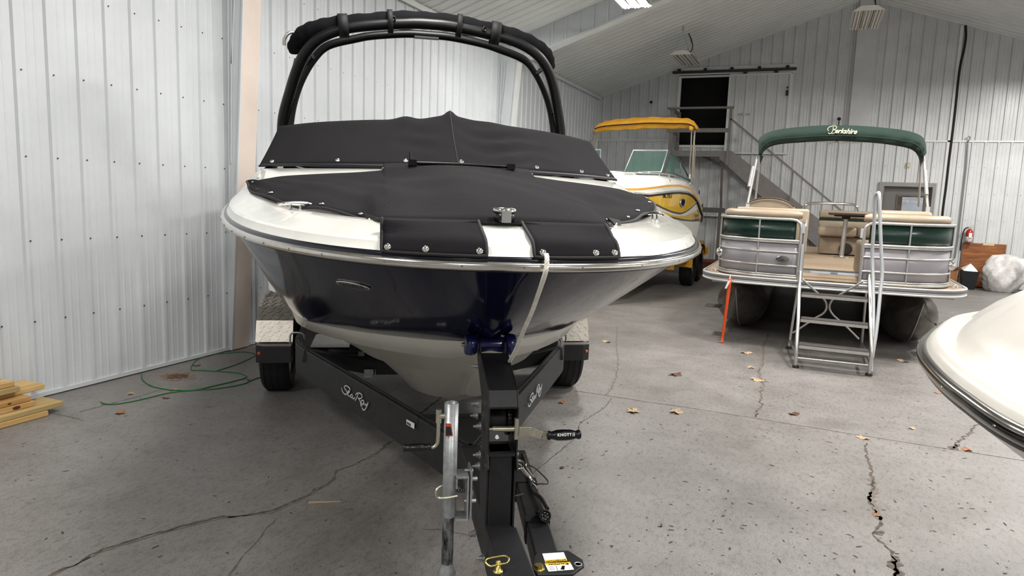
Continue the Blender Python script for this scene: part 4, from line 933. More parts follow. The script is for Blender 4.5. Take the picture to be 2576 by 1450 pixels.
# fence panels: curved front corners either side of the gate
fh = [(.305, 8.22), (.6, 8.24), (.85, 8.29), (1.05, 8.42), (1.15, 8.60), (1.185, 8.85), (1.19, 9.5)]
for sg in (-1, 1):
    L = spline([Vector((PCX+sg*x, y, 0)) for x, y in fh], 6); m_ = len(L)
    def band(z0, z1, off, i0=0, i1=None): return [[Vector((p.x, p.y, z)) for p in offs(L, off*sg)[i0:i1]] for z in (z0, z1)]
    fe = PP(MB().grid(band(.80, 1.205, 0), smooth=True), 'silver_panel', MPSIL, solid=.004)
    gp = PP(MB().grid(band(1.205, 1.425, 0, 1), smooth=True), 'green_panel', MPGRN, solid=.004); tag(gp, 'dark green glossy upper panel'); tag(fe, 'silver grey lower fence panel')
    o2 = offs(L, .012*sg)
    b = MB()
    top = [Vector((p.x, p.y, 1.44)) for p in o2]; corner = [Vector((o2[0].x-sg*.0, o2[0].y, .80)), Vector((o2[0].x, o2[0].y, 1.35)), Vector((o2[0].x+sg*.012, o2[0].y, 1.40)), Vector((o2[0].x+sg*.05, o2[0].y, 1.432))]
    b.tube(corner+top[2:], .017, 8)
    for z, r in ((1.21, .016), (1.19, .010), (1.085, .011), (.935, .011), (.81, .016), (.835, .009)): b.tube([Vector((p.x, p.y, z)) for p in o2], r, 8)
    for j in (9, 26): b.tube([Vector((o2[j].x, o2[j].y, z)) for z in (.81, 1.44)], .010, 8)
    PP(b, 'fence_frame', MALU)
    PP(MB().tube([Vector((PCX+sg*1.19, 9.5, z)) for z in (.8, 1.44)], .014).tube([Vector((PCX+sg*1.19, y, 1.44)) for y in (9.4, 15.1)], .015).grid([[Vector((PCX+sg*1.19, y, z)) for y in (9.5, 15.1)] for z in (.8, 1.44)]), 'side_fence', MPSIL)
    bo = [Vector((p.x, p.y, 1.487)) for p in offs(L, -.085*sg)[:-4]]
    PP(MB().tube(bo, [.045]+[.068]*(len(bo)-2)+[.045], 14, flat=.72), 'front_bolster', MTAN)
    # docking light at the corner
    q = o2[22]; T = frame(Vector((PCX+sg*1.165, 8.50, 1.03)), (sg*.55, -.83, 0), (0, 0, 1)); T = frame(Vector((PCX+sg*1.16, 8.50, 1.03)), (.83, sg*.55, 0), (0, 0, 1))
    lf_ = PP(MB().lathe([(.045, 0), (.05, .012), (.04, .03), (0, .034)], T, 20), 'docking_light', MCHR)
em = frame(Vector((yp(1969, 653, 8.2))), (1, -.03, 0), (0, 0, 1))
b = MB(); b.prism([(.075*math.copysign(abs(math.cos(a))**1.3, math.cos(a)), .042*math.sin(a)) for a in [2*PI*k/32 for k in range(32)]], .012, em @ Matrix.Translation((0, 0, 0)))
eb = PP(b, 'oval_emblem', MCHR, bevel=.004)
b = MB(); b.lathe([(.014, .012), (.014, .018), (0, .02)], em, 20); PP(b, 'emblem_boss', mat('dark_boss', '#3a3836', .2, .6), eb)
text('emblem_mark', 'M', .03, em @ Matrix.Translation((0, 0, .019)), MCHR, None, .001)
o = COL.objects[-1]; o.parent = eb; bpy.context.view_layer.update(); o.matrix_parent_inverse = eb.matrix_world.inverted()
# gate opening: side rail frames running inboard from each panel end
b = MB(); gx = PCX-.27
b.tube([(gx, 8.24, .82), (gx, 8.24, 1.36)], .016).tube([(gx+.0, 8.30, 1.36), (gx, 8.30, .82), (gx, 8.95, .82), (gx, 8.95, 1.36), (gx, 8.92, 1.42), (gx, 8.36, 1.43), (gx, 8.30, 1.38)], .014).tube([(gx, 8.3, 1.2), (gx, 8.95, 1.2)], .01).tube([(gx, 8.3, 1.08), (gx, 8.95, 1.08)], .01)
PP(b, 'gate', MALU)
PP(MB().box((gx-.003, 8.32, .86), (gx+.003, 8.93, 1.18)), 'gate_panel', mat('gate_grey', '#a8a6a6', .4), pb)
PP(MB().box((PCX-.3, 8.20, 1.30), (PCX-.27, 8.23, 1.40)).box((PCX+.27, 8.2, 1.28), (PCX+.3, 8.23, 1.38)).box((PCX-.29, 8.19, .85), (PCX-.265, 8.22, 1.18)), 'gate_hinge', MALUP)
# upholstery
def cushion(a, c, bev, nm, m=MTAN, lab=None):
    o = PP(MB().box(a, c), nm, m, bevel=bev, seg=4); 
    for p in o.data.polygons: p.use_smooth = True
    if lab: tag(o, lab)
    return o
cushion((PCX-1.03, 8.68, 1.05), (PCX-.24, 9.0, 1.555), .03, 'lounge_back', MTAN)
cushion((PCX-1.05, 8.45, .80), (PCX-.32, 9.6, 1.2), .04, 'lounge_seat', MTAND)
cushion((PCX+.45, 8.70, 1.1), (PCX+.98, 9.0, 1.575), .05, 'lounge_back', MTAN); cushion((PCX+.32, 8.45, .80), (PCX+1.05, 9.8, 1.2), .04, 'lounge_seat', MTAND)
b = MB(); b.grid([[Vector((PCX-.70+.30*math.cos(a), 9.25+d, 1.50+.165*math.sin(a)*(1 if d else .92))) for a in [PI*k/16 for k in range(17)]] for d in (-.0, .22)]); b.add([Vector((PCX-.70+.30*math.cos(a), 9.25, 1.50+.155*math.sin(a))) for a in [PI*k/16 for k in range(17)]], [tuple(range(17))])
b.box((PCX-.98, 9.2, .8), (PCX-.42, 9.5, 1.5)); PP(b, 'helm_chair', MTAN, solid=.015)
PP(MB().grid([[Vector((PCX-.70+.30*math.cos(a), 9.22, 1.505+k+.155*math.sin(a))) for a in [PI*(.12+.76*j/16) for j in range(17)]] for k in (0, .022)]), 'chair_piping', mat('brown_piping', '#4a3a2e', .5), solid=.006)
# rear lounge
by = 12.95
cushion((.17, by+.02, .80), (1.35, by+.6, 1.10), .02, 'bench_base', MTAND); cushion((.13, by-.12, 1.10), (.72, by+.55, 1.27), .06, 'bench_seat'); cushion((.72, by-.12, 1.10), (1.35, by+.55, 1.27), .06, 'bench_seat')
cushion((.13, by+.38, 1.24), (1.35, by+.62, 1.36), .04, 'bench_back'); cushion((.13, by+.38, 1.39), (1.35, by+.62, 1.53), .05, 'bench_back')
PP(MB().box((.14, by+.39, 1.355), (1.35, by+.6, 1.395)), 'green_stripe', MPGRN)
c = yp(2127, 627, by); PP(MB().lathe([(.10, 0), (.10, .008), (.08, .012), (0, .006)], frame(c, (1, 0, 0), (0, 0, 1)), 24), 'speaker', mat('speaker_black', '#19130f', .7))
ty_ = 12.5; tb = yp(2117, 640, ty_); tt = yp(2128, 552, ty_)
PP(MB().cyl((tb.x, ty_, .80), (tt.x, ty_, 1.43), .035, 16).lathe([(.12, 0), (.11, .01), (.04, .02)], Matrix.Translation((tb.x, ty_, .787)), 20), 'table_leg', MALU)
a, c = yp(2085, 540, ty_), yp(2193, 546, ty_)
PP(MB().box((a.x, ty_-.25, 1.46), (c.x, ty_+.25, 1.495)).box((a.x+.08, ty_-.2, 1.44), (c.x-.08, ty_+.2, 1.462)).box((tt.x-.06, ty_-.06, 1.40), (tt.x+.06, ty_+.06, 1.46)), 'table_top', mat('dark_brown_table', '#33231d', .5), bevel=.01)
PP(MB().tube(spline([yp(2020, 530, 13.0), yp(2024, 520, 13.0), yp(2040, 512, 13.0), yp(2090, 512, 13.0), yp(2142, 515, 13.0), yp(2155, 520, 13.0), yp(2160, 532, 13.0)], 5), .022, 10), 'grab_rail', MCHR)
# bimini: green canvas boot over folded frame, carried on two struts each side
BY = 9.2
tp = [yp(x, y, BY) for x, y in ((1908, 386), (1909, 352), (1922, 338), (1950, 328), (2000, 320.5), (2060, 316), (2110, 315), (2170, 317), (2220, 321), (2270, 327), (2303, 335), (2322, 346), (2329, 362), (2331, 385))]
bt = [yp(x, y, BY) for x, y in ((1913, 390), (1920, 378), (1934, 367), (1960, 360), (2005, 356), (2060, 352.5), (2110, 351.5), (2170, 354), (2220, 358), (2262, 364), (2290, 370), (2306, 378), (2314, 388), (2318, 398))]
T1, B1 = spline(tp, 5), spline(bt, 5)
b = MB(); rows = []
for k in range(9):
    f = k/8; rows.append([p.lerp(q, f)+Vector((0, -.05*math.sin(PI*f)-.06*f+.01*math.sin(i*.9+f*4)*f, 0)) for i, (p, q) in enumerate(zip(T1, B1))])
back = [[p+Vector((0, .26, -.03)) for p in T1], [q+Vector((0, .20, 0)) for q in B1]]
b.grid([back[1], back[0], rows[0]]); b.grid(rows); b.grid([rows[-1], [q+Vector((0, .06, .03)) for q in B1], back[1]])
cv = PP(b, 'bimini_canvas', MGCAN)
PP(MB().tube([p+Vector((0, -.115, .035)) for p in B1], .008, 6), 'canvas_hem', mat('dark_green_hem', '#0f211b', .8), cv)
mid = yp(2117, 328, BY-.10)
T = frame(mid, (yp(2150, 329, BY)-yp(2085, 326, BY)), (0, -.02, 1))
MCRM = mat('cream_thread', '#e6dfb8', .7)
o = text('canvas_lettering', 'erkshire', .078, T @ Matrix.Translation((.045, -.010, .003)), MCRM, None, .002, shear=.35, bold=.0018, sx=.88); o.parent = cv; bpy.context.view_layer.update(); o.matrix_parent_inverse = cv.matrix_world.inverted()
o = strokes('canvas_initial', [[(-.13, .045), (-.128, 0), (-.145, -.05), (-.175, -.058), (-.19, -.045)], [(-.19, -.02), (-.205, .01), (-.18, .045), (-.12, .062), (-.085, .052), (-.088, .02), (-.125, .003)], [(-.125, .003), (-.09, -.005), (-.088, -.035), (-.12, -.052), (-.15, -.048)]], .008, T @ Matrix.Translation((.004, 0, .004)) @ Matrix.Scale(.74, 4), MCRM, None, .002); o.parent = cv; bpy.context.view_layer.update(); o.matrix_parent_inverse = cv.matrix_world.inverted()
def strut(p, q, r, nm='bimini_strut', m=MALU): PP(MB().tube([p, q], r, 8), nm, m)
strut(yp(1881, 512, 9.0), yp(1905, 395, BY), .016); strut(yp(1899, 515, 9.45), yp(1913, 390, BY+.1), .012); strut(yp(1884, 470, 9.02), yp(1895, 420, 9.12), .021)
strut(yp(2334, 528, 9.0), yp(2323, 392, BY), .016); strut(yp(2311, 520, 9.5), yp(2317, 395, BY+.12), .012); strut(yp(2331, 490, 9.02), yp(2327, 430, 9.12), .021)
for x, y in ((1881, 516), (2334, 524)): 
    c = yp(x, y, 9.0); PP(MB().box(c-Vector((.02, .03, .06)), c+Vector((.02, .03, .015))), 'strut_foot', MALUP)
PP(MB().prism([(-.02, .05), (.03, .02), (.0, -.08)], .02, frame(yp(1914, 398, BY-.02), (1, 0, 0), (0, 0, 1))), 'frame_hinge', MPLA); PP(MB().prism([(-.03, .05), (.02, .02), (.01, -.08)], .02, frame(yp(2316, 402, BY-.02), (1, 0, 0), (0, 0, 1))), 'frame_hinge', MPLA)
for sg in (-1, 1): PP(MB().tube(spline([(PCX+sg*1.19, 8.45, .80), (PCX+sg*1.2, 8.45, .83), (PCX+sg*1.24, 8.5, .83), (PCX+sg*1.24, 8.5, .80)], 4), .008, 8), 'cleat', MCHR)
# orange strap
a = yp(1837, 700, 8.19); c = fl(1818, 860)
rows = []
for k in range(13):
    f = k/12; p = Vector((a.x, 8.19, a.z)).lerp(Vector((c.x, 8.28, .012)), f); w_ = .019-.005*f; rows.append([p+Vector((-w_, -.005, 0)), p+Vector((w_, .004*math.sin(f*9), 0))])
rows.append([Vector((c.x-.07, 8.26, .012)), Vector((c.x+.03, 8.25, .012))])
os_ = MB().grid(rows).build('hanging_strap', mat('orange_webbing', '#d8501f', .7, noise=.1), solid=.003)
tag(os_, 'orange webbing strap hanging from the pontoon boat deck to the floor', 'strap')
b = MB(); p = Vector((a.x, 8.185, a.z)); b.tube([p+Vector((0, 0, .03)), p+Vector((-.005, 0, -.015))], .006, 6).grid([[p+Vector((-.02, -.008, -.03)), p+Vector((.012, -.008, -.02))], [p+Vector((-.05, -.008, -.12)), p+Vector((-.03, -.008, -.12))]])
b.build('white_tag', MWHITE, os_)
# ---------------------------------------------------------------- rolling boarding ladder
lad = empty('boarding_ladder', 'aluminium four step boarding ladder with tall looped handrail before the pontoon boat', 'ladder', (.31, 7.85, 0))
def LP(b, name, m, par=lad, **k): return P(b, name, m, par, **k)
fx0, fx1 = -.02, .645
def fr_y(z): return 7.42+.52*z/.92
st = []
for (xl, yl), (xr, yr), z in (((2010, 869), (2187, 888), .235), ((2014, 803), (2184, 820), .46), ((2016, 740), (2183, 754), .685), ((2019, 679), (2181, 690), .905)):
    st.append((fl(xl, yl, z), fl(xr, yr, z), z))
LA, LB = Vector((-.013, 7.41, .0)), Vector((.64, 7.43, 0))
for nm, foot, idx in (('left', LA, 0), ('right', LB, 1)):
    sg = -1 if idx == 0 else 1
    pts = [foot] + [s[idx]+Vector((sg*.022, 0, 0)) for s in st]
    top = pts[-1]; pts += [top+Vector((0, .03, .09)), top+Vector((0, .07, .12)), top+Vector((0, .15, .08)), top+Vector((0, .17, -.04))]
    LP(MB().tube(pts[:6]+spline(pts[5:], 4)[1:], .017, 8), 'front_stringer', MALU)
    rf = fl(*((1984, 878) if idx == 0 else (2166, 884))); tb_ = top+Vector((0, .17, -.04))
    LP(MB().tube([rf, tb_], .014, 8), 'rear_leg', MALU)
    LP(MB().tube([foot+Vector((0, 0, .12)), rf+Vector((0, 0, .10))], .012, 8), 'side_brace', MALU)
    for f_ in (foot, rf): LP(MB().lathe([(.032, 0), (.032, .018), (.015, .03), (0, .03)], Matrix.Translation((f_.x, f_.y, 0)), 16), 'foot_pad', MRUB)
for l, r, z in st:
    d = (r-l); n_ = Vector((-d.y, d.x, 0)).normalized(); b = MB()
    q = [l, r, r+n_*.17, l+n_*.17]
    b.add(q+[p-Vector((0, 0, .03)) for p in q], [(0, 1, 2, 3), (7, 6, 5, 4), (0, 4, 5, 1), (1, 5, 6, 2), (2, 6, 7, 3), (3, 7, 4, 0)])
    sp_ = LP(b, 'step', MALU)
    q2 = [l+n_*.008, r+n_*.008, r+n_*.165, l+n_*.165]; b = MB(); b.add([p+Vector((0, 0, .002)) for p in q2]+[p+Vector((0, 0, .006)) for p in q2], [(0, 1, 2, 3), (7, 6, 5, 4), (0, 4, 5, 1), (1, 5, 6, 2), (2, 6, 7, 3), (3, 7, 4, 0)])
    LP(b, 'grip_tread', mat('dark_grip', '#3d3936', .8), sp_)
    if z > .8:
        T = frame(l.lerp(r, .5)+Vector((0, 0, -.015))-n_*.002, d, (0, 0, 1)); lb = LP(MB().prism([(-.23, -.011), (.2, -.011), (.2, .011), (-.23, .011)], .0012, T), 'step_label', mat('pale_blue_label', '#b3bccb', .4), sp_)
        LP(MB().prism([(-.035, -.009), (.035, -.009), (.035, .009), (-.035, .009)], .0018, T @ Matrix.Translation((.0, 0, 0))), 'maker_plate', mat('plate_blue', '#6e7686', .4), lb)
LP(MB().tube([LA+Vector((0, 0, .10)), LB+Vector((0, 0, .10))], .014, 8), 'bottom_bar', MALU)
RY = 8.06
for pts in (((2017, 702), (2052, 734), (2068, 748), (2078, 762), (2079, 777), (2070, 790), (2050, 801), (2012, 827), (1994, 838)), ((2172, 708), (2120, 738), (2100, 750), (2089, 763), (2087, 778), (2098, 795), (2125, 818), (2160, 853))):
    P3 = []
    for x, y in pts:
        f = (y-700)/180; P3.append(yp(x, y, 8.0+.30*f))
    LP(MB().tube(spline(P3, 3), .011, 8), 'curved_brace', MALU)
hx_ = .675
HP = [yp(*q) for q in ((2191, 935, 7.43), (2193, 880, 7.5), (2197, 800, 7.65), (2196, 700, 7.8), (2194, 640, 7.85), (2199, 560, 7.85), (2201, 505, 7.83), (2204, 490, 7.8), (2208, 487, 7.75), (2212, 492, 7.7), (2214, 560, 7.68), (2217, 640, 7.66), (2219, 690, 7.64), (2214, 740, 7.6), (2205, 830, 7.5), (2194, 900, 7.43))]
LP(MB().tube(spline(HP, 4), .017, 10), 'handrail', MALUP)
# ---------------------------------------------------------------- yellow deck boat further back, bow toward the camera (local x = world X + 3.2, y = world Y - 13)
YX, YY = -3.2, 13.0
yb = empty('yellow_deck_boat', 'yellow and white deck boat under a folded yellow canvas top', 'boat', (YX, YY, 0))
def YPt(b, name, m, par=yb, **k): return P(b, name, m, par, **k)
PL_ = [(10.0, 0), (10.02, .25), (10.1, .5), (10.3, .75), (10.7, .97), (11.2, 1.10), (12, 1.20), (13, 1.255), (13.8, 1.265), (14.2, 1.245), (15.4, 1.06)]
half = spline([Vector((w_, y, 0)) for y, w_ in PL_], 5)
def yf(tab): return lambda y: interp(y, [t[0] for t in tab], [t[1] for t in tab])
zr = yf([(10, 1.705), (10.6, 1.69), (10.8, 1.708), (11.3, 1.745), (11.8, 1.762), (12.45, 1.756), (12.86, 1.714), (13.34, 1.613), (13.72, 1.474), (14, 1.382), (14.6, 1.25), (15.4, 1.2)])
zs = yf([(10, 1.727), (10.4, 1.742), (10.7, 1.776), (11.2, 1.823), (11.8, 1.845), (12.4, 1.823), (12.9, 1.75), (13.4, 1.649), (14, 1.48), (15.4, 1.30)])
zy = yf([(10, 1.66), (10.8, 1.55), (11.1, 1.488), (11.5, 1.432), (11.95, 1.399), (12.3, 1.416), (12.9, 1.504), (13.3, 1.591), (13.5, 1.56), (14, 1.36), (15.4, 1.18)])
zb = yf([(10, 1.55), (10.8, 1.40), (11.63, 1.336), (12.26, 1.289), (13.1, 1.261), (13.86, 1.25), (15.4, 1.17)])
def loop(fw, fz):   # full curve port->starboard round the bow
    h = [Vector((YX+max(0, fw(p.x, p.y)), p.y, fz(p.y))) for p in half]
    return [Vector((2*YX-p.x, p.y, p.z)) for p in h[::-1]] + h[1:]
keep = lambda o: (lambda w_, y: w_+o if w_ > .01 else 0)
flare = lambda k: (lambda w_, y: w_*k)
b = MB()
b.grid([loop(keep(.0), lambda y: zr(y)-.03), loop(flare(.995), lambda y: zy(y))], 0)
b.grid([loop(flare(.995), lambda y: zy(y)), loop(flare(.992), lambda y: zy(y)-.03)], 1)
b.grid([loop(flare(.992), lambda y: zy(y)-.03), loop(flare(.985), lambda y: min(zy(y)-.06, zb(y)+.06+.12*max(0, (y-12.4))))], 2)
b.grid([loop(flare(.985), lambda y: min(zy(y)-.06, zb(y)+.06+.12*max(0, (y-12.4)))), loop(flare(.98), zb)], 0)
b.grid([loop(flare(.98), zb), loop(flare(.978), lambda y: zb(y)-.03)], 1)
YPt(b, 'hull', [MYEL, mat('grey_stripe', '#4e4a44', .3), MGEL])
b = MB(); b.grid([loop(flare(.978), lambda y: zb(y)-.03), loop(flare(.93), lambda y: max(.86, .86+.5*max(0, 11.6-y)**1.3)), loop(flare(.93), lambda y: max(.80, .80+.5*max(0, 11.6-y)**1.3)), loop(flare(.55), lambda y: .66+.45*max(0, 11.9-y)), loop(flare(.02), lambda y: .58+.55*max(0, 12.0-y)**1.0)])
YPt(b, 'hull_bottom', MGELB)
YPt(MB().tube(loop(keep(.01), lambda y: zr(y)-.012), .02, 8), 'rub_rail', MALU); YPt(MB().tube(loop(keep(.012), lambda y: zr(y)-.04), .007, 6), 'rail_shadow_strip', MHEM)
b = MB(); zd = yf([(10, 1.80), (10.26, 1.90), (10.6, 1.95), (11.2, 1.975), (12.6, 1.967), (13.2, 1.93), (13.6, 1.868), (14.1, 1.728), (15.4, 1.6)])
b.grid([loop(keep(.0), zr), loop(keep(.0), lambda y: zs(y)-.015)], 0)
b.grid([loop(keep(.001), lambda y: zs(y)-.015), loop(keep(.0), lambda y: zs(y)+.018)], 1)
b.grid([loop(keep(.0), lambda y: zs(y)+.018), loop(keep(-.04), lambda y: zs(y)+.6*(zd(y)-zs(y))), loop(keep(-.12), zd), loop(keep(-.22), lambda y: zd(y)+.01), loop(flare(.0), lambda y: zd(y)-.02)], 0)
YPt(b, 'deck', [MGEL, mat('orange_stripe', '#d99a2b', .3)])
YPt(MB().add([(YX-.98, 15.4, .66), (YX+.98, 15.4, .66), (YX+1.05, 15.4, 1.6), (YX-1.05, 15.4, 1.6)], [(0, 1, 2, 3)]), 'transom', MGEL)
def yh(x, y, off=.004):    # picture point on the hull side
    d = ray(x, y); o = Vector((0, 0, CAMZ)); t = 9.
    while t < 20:
        p = o+d*t; w_ = p.x-YX
        if p.y > 10 and 0 < w_ <= interp(p.y, [q[0] for q in PL_], [q[1] for q in PL_])+off: return p
        t += .004
    return o+d*13
def ytan(p):
    w1 = interp(p.y-.1, [q[0] for q in PL_], [q[1] for q in PL_]); w2 = interp(p.y+.1, [q[0] for q in PL_], [q[1] for q in PL_]); return Vector((w2-w1, .2, 0)).normalized()
c = yh(1717, 510); T = frame(c, ytan(c), (0, 0, 1))
ph = YPt(MB().lathe([(.075, -.004), (.075, .008), (.058, .012), (.056, .002)], T @ Matrix.Scale(2.4, 4, (1, 0, 0)), 28), 'porthole', MALU)
YPt(MB().lathe([(.057, .009), (0, .009)], T @ Matrix.Scale(2.4, 4, (1, 0, 0)), 28), 'porthole_glass', MDARK, ph)
c = yh(1680, 493); T = frame(c, ytan(c), (0, 0, 1))
def own(o, par): o.parent = par; bpy.context.view_layer.update(); o.matrix_parent_inverse = par.matrix_world.inverted(); return o
own(text('registration_number', 'NC 193 7', .11, T, mat('registration_black', '#2c230f', .5), None, .002, bold=.002, sx=.9), yb)
c = yh(1694, 489); own(MB().prism([(-.03, -.045), (.03, -.045), (.03, .045), (-.03, .045)], .003, frame(c, ytan(c), (0, 0, 1))).build('registration_sticker', mat('sticker_grey', '#9aa7ad', .4)), yb)
c = yh(1755, 545); T = frame(c, ytan(c), (0, 0, 1))
own(strokes('hull_script', [[(-.3, -.03), (-.22, .07), (-.2, -.03)], [(-.2, .0), (-.12, .04), (-.1, -.03)], [(-.1, .0), (-.02, .035), (.0, -.03)], [(0, 0), (.08, .03), (.1, -.03), (.2, .01)], [(-.3, -.06), (.25, -.05)]], .016, T, mat('script_black', '#1c1a16', .5), None), yb)
c = yh(1717, 455, -.12); c = Vector((YX+interp(12.2, [q[0] for q in PL_], [q[1] for q in PL_])-.03, 12.3, 1.90)); T = frame(c, ytan(c), (-.3, 0, 1))
own(strokes('deck_script', [[(-.2, .02), (-.2, -.02), (-.15, .0)], [(-.12, -.02), (-.12, .02), (-.08, -.02)], [(-.02, .06), (.0, 0), (.02, -.06)], [(.06, -.02), (.08, .02), (.1, -.02)], [(.13, .02), (.14, -.02), (.18, 0)]], .01, T, mat('script_grey', '#55524c', .5), None), yb)
for x, y in ((1757, 484), (1765, 517)):
    c = yh(x, y, .0)+Vector((.012, 0, 0)); own(MB().lathe([(.04, 0), (.038, .008), (.0, .008)], frame(c, (0, 1, 0), (0, 0, 1)) @ Matrix.Scale(1.6, 4, (1, 0, 0)), 20).build('side_vent', MPLA), yb)
for x, y in ((1684, 457), (1735, 463)):
    c = yh(x, y, -.03); own(MB().lathe([(.03, 0), (.03, .01), (.0, .012)], frame(c, (0, 1, 0), (0, 0, 1)), 16).build('deck_fitting', MCHR), yb)
# bow step moulding and bow rail
own(MB().box((YX-.5, 11.0, 1.95), (YX+.45, 11.9, 2.03)).build('bow_hatch', MGEL, None, bevel=.03), yb)
BRy = lambda y: interp(y, [q[0] for q in PL_], [q[1] for q in PL_])-.20
rp = [Vector((YX+.32, 10.55, 1.90)), Vector((YX+.42, 10.58, 1.99))] + [Vector((YX+BRy(y), y, z)) for y, z in ((10.9, 2.01), (11.4, 2.025), (11.9, 2.03), (12.4, 2.02))]
own(MB().tube(spline(rp, 5), .014, 8).tube([rp[3], rp[3]-Vector((0, 0, .1))], .010, 8).tube([rp[4], rp[4]-Vector((0, 0, .1))], .010, 8).build('bow_rail', MCHR), yb)
# windscreen: framed front pane and curved side pane
WA = [yp(1571, 433, 11.95), yp(1663, 434, 11.98), yp(1680, 379, 12.25), yp(1593, 378, 12.20)]
own(MB().tube(WA, .018, 8, closed=True).build('windscreen_frame', mat('silver_frame', '#b8bcc0', .3, .6)), yb)
own(MB().add(WA, [(0, 1, 2, 3)]).build('windscreen_pane', MGLS), yb)
MW_ = [Vector((2*YX-p.x, p.y, p.z)) for p in WA]
own(MB().tube(MW_, .018, 8, closed=True).build('windscreen_frame', mat('silver_frame', '#b8bcc0', .3, .6)), yb); own(MB().add(MW_, [(0, 1, 2, 3)]).build('windscreen_pane', MGLS), yb)
sb = [Vector((WA[1].x+.02, WA[1].y, WA[1].z)), Vector((YX+1.02, 12.35, 2.04)), Vector((YX+1.10, 12.9, 1.99)), Vector((YX+1.13, 13.2, 1.96))]
stp = [Vector((WA[2].x, WA[2].y, WA[2].z-.03)), Vector((YX+.98, 12.5, 2.35)), Vector((YX+1.06, 12.85, 2.18)), sb[-1]]
SB, ST = spline(sb, 6), spline(stp, 6)
for mir in (1, -1):
    f = lambda p: Vector((YX+mir*(p.x-YX), p.y, p.z))
    own(MB().grid([[f(p) for p in SB], [f(p) for p in ST]]).build('side_pane', MGLS), yb)
    own(MB().tube([f(p) for p in ST], .014, 8).tube([f(p) for p in SB], .016, 8).tube([f(SB[9]), f(ST[9])], .012, 8).build('side_pane_frame', mat('dark_frame', '#4d5053', .35, .4)), yb)
own(MB().bar(WA[1]+Vector((.03, .01, 0)), WA[2]+Vector((.03, .01, 0)), .035, .03).build('screen_pillar', mat('dark_frame', '#4d5053', .35, .4)), yb)
# canvas top on its posts
by_ = 12.9
tp = [yp(x, y, by_) for x, y in ((1496, 324), (1504, 313), (1520, 306), (1545, 301), (1590, 297), (1640, 294.5), (1690, 296), (1730, 298), (1746, 306), (1754, 318), (1755, 325))]
bt = [yp(x, y, by_) for x, y in ((1499, 334), (1510, 331), (1525, 329), (1550, 328), (1590, 326), (1640, 323), (1690, 324), (1720, 323), (1738, 323), (1748, 324), (1754, 327))]
T1, B1 = spline(tp, 5), spline(bt, 5)
b = MB(); rows = [[p.lerp(q, f)+Vector((0, -.10*math.sin(PI*f)-.05*f, .006*math.sin(i*1.3+9*f))) for i, (p, q) in enumerate(zip(T1, B1))] for f in [k/7 for k in range(8)]]
bk_ = [[q+Vector((0, .22, .02)) for q in B1], [p+Vector((0, .25, -.02)) for p in T1]]
b.grid([bk_[0], bk_[1], rows[0]]); b.grid(rows); b.grid([rows[-1], bk_[0]])
ycv = own(b.build('bimini_canvas', MYCAN), yb)
own(MB().tube([p.lerp(q, .62)+Vector((0, -.155, 0)) for p, q in zip(T1, B1)][2:-4], .012, 6).build('canvas_zip', mat('dark_zip', '#2a160c', .7)), ycv)
c = yp(1739, 321, by_-.12); own(MB().lathe([(.0, .04), (.03, .03), (.045, 0), (.03, -.05), (.0, -.05)], Matrix.Translation(c), 10).build('canvas_knot', MYCAN), ycv)
for pts, r_ in ((((1748, 320), (1743, 400), (1742, 448)), .018), (((1740, 322), (1738, 380), (1733, 440)), .014), (((1745, 322), (1748, 380), (1745, 470)), .010), (((1495, 328), (1487, 350), (1478, 372)), .022), (((1501, 334), (1492, 356), (1484, 376)), .018), (((1500, 334), (1498, 380), (1498, 430)), .012)):
    own(MB().tube([yp(x, y, by_+(.05 if r_ > .013 else .3)) for x, y in pts], r_, 8).build('bimini_strut', mat('bronze_strut', '#8d857b', .35, .7)), yb)
own(MB().cyl(yp(1735, 438, 12.9), yp(1734, 450, 12.9), .02).build('strut_foot', MALU), yb)
# its trailer
yt = empty('yellow_trailer', 'yellow tandem trailer under the yellow deck boat', 'trailer', (YX, YY, 0))
for sg in (-1, 1):
    for y in (13.68, 14.56):
        ty = wheel(yt, 0, 0, 0, .34, .23, 1 if sg > 0 else -1, MALU, spokes=8, face=1.0)
        for o in [ty, [c for c in yt.children][-1]]:
            o.matrix_local = Matrix.Translation((sg*1.12, y-YY, .34)) @ Matrix.Rotation(R(90), 4, 'Z') @ Matrix.Rotation(PI if sg > 0 else PI, 4, 'Z')
    prof = [(13.22, .38), (13.22, .60), (13.35, .76), (13.6, .82), (14.6, .82), (14.85, .76), (14.98, .62), (14.98, .5)]
    b = MB(); x0, x1 = YX+sg*.98, YX+sg*1.26
    b.grid([[Vector((x, y, z)) for y, z in prof] for x in (x0, x1)], smooth=False); b.grid([[Vector((x1, y, z)) for y, z in prof], [Vector((x1+sg*.005, y+(.05 if y < 14 else -.05), z-.06)) for y, z in prof]], smooth=False)
    own(b.build('fender', MYELP, None, solid=.004), yt)
    own(MB().box((min(YX+sg*.55, YX+sg*1.2), 13.15, .40), (max(YX+sg*.55, YX+sg*1.2), 13.2, .60)).box((min(YX+sg*.55, YX+sg*1.2), 12.95, .50), (max(YX+sg*.55, YX+sg*1.2), 13.2, .52)).build('fender_step', MYELP), yt)
    own(MB().box((YX+sg*1.14-.02, 13.13, .52), (YX+sg*1.14+.02, 13.15, .55)).build('marker_light', mat('dark_red_lens', '#3b120c', .3)), yt)
    own(MB().box((YX+sg*.85-.04, 10.8, .42), (YX+sg*.85+.04, 15.4, .54)).build('side_rail', MYELP), yt)
    own(MB().box((min(YX+sg*.8, YX+sg*1.27), 15.3, .50), (max(YX+sg*.8, YX+sg*1.27), 15.38, .64)).build('rear_light_bar', MYELP), yt)
    own(MB().box((YX+sg*.45-.06, 12.0, .56), (YX+sg*.45+.06, 15.2, .64)).build('bunk', mat('bunk_carpet', '#1b1b1c', .95)), yt)
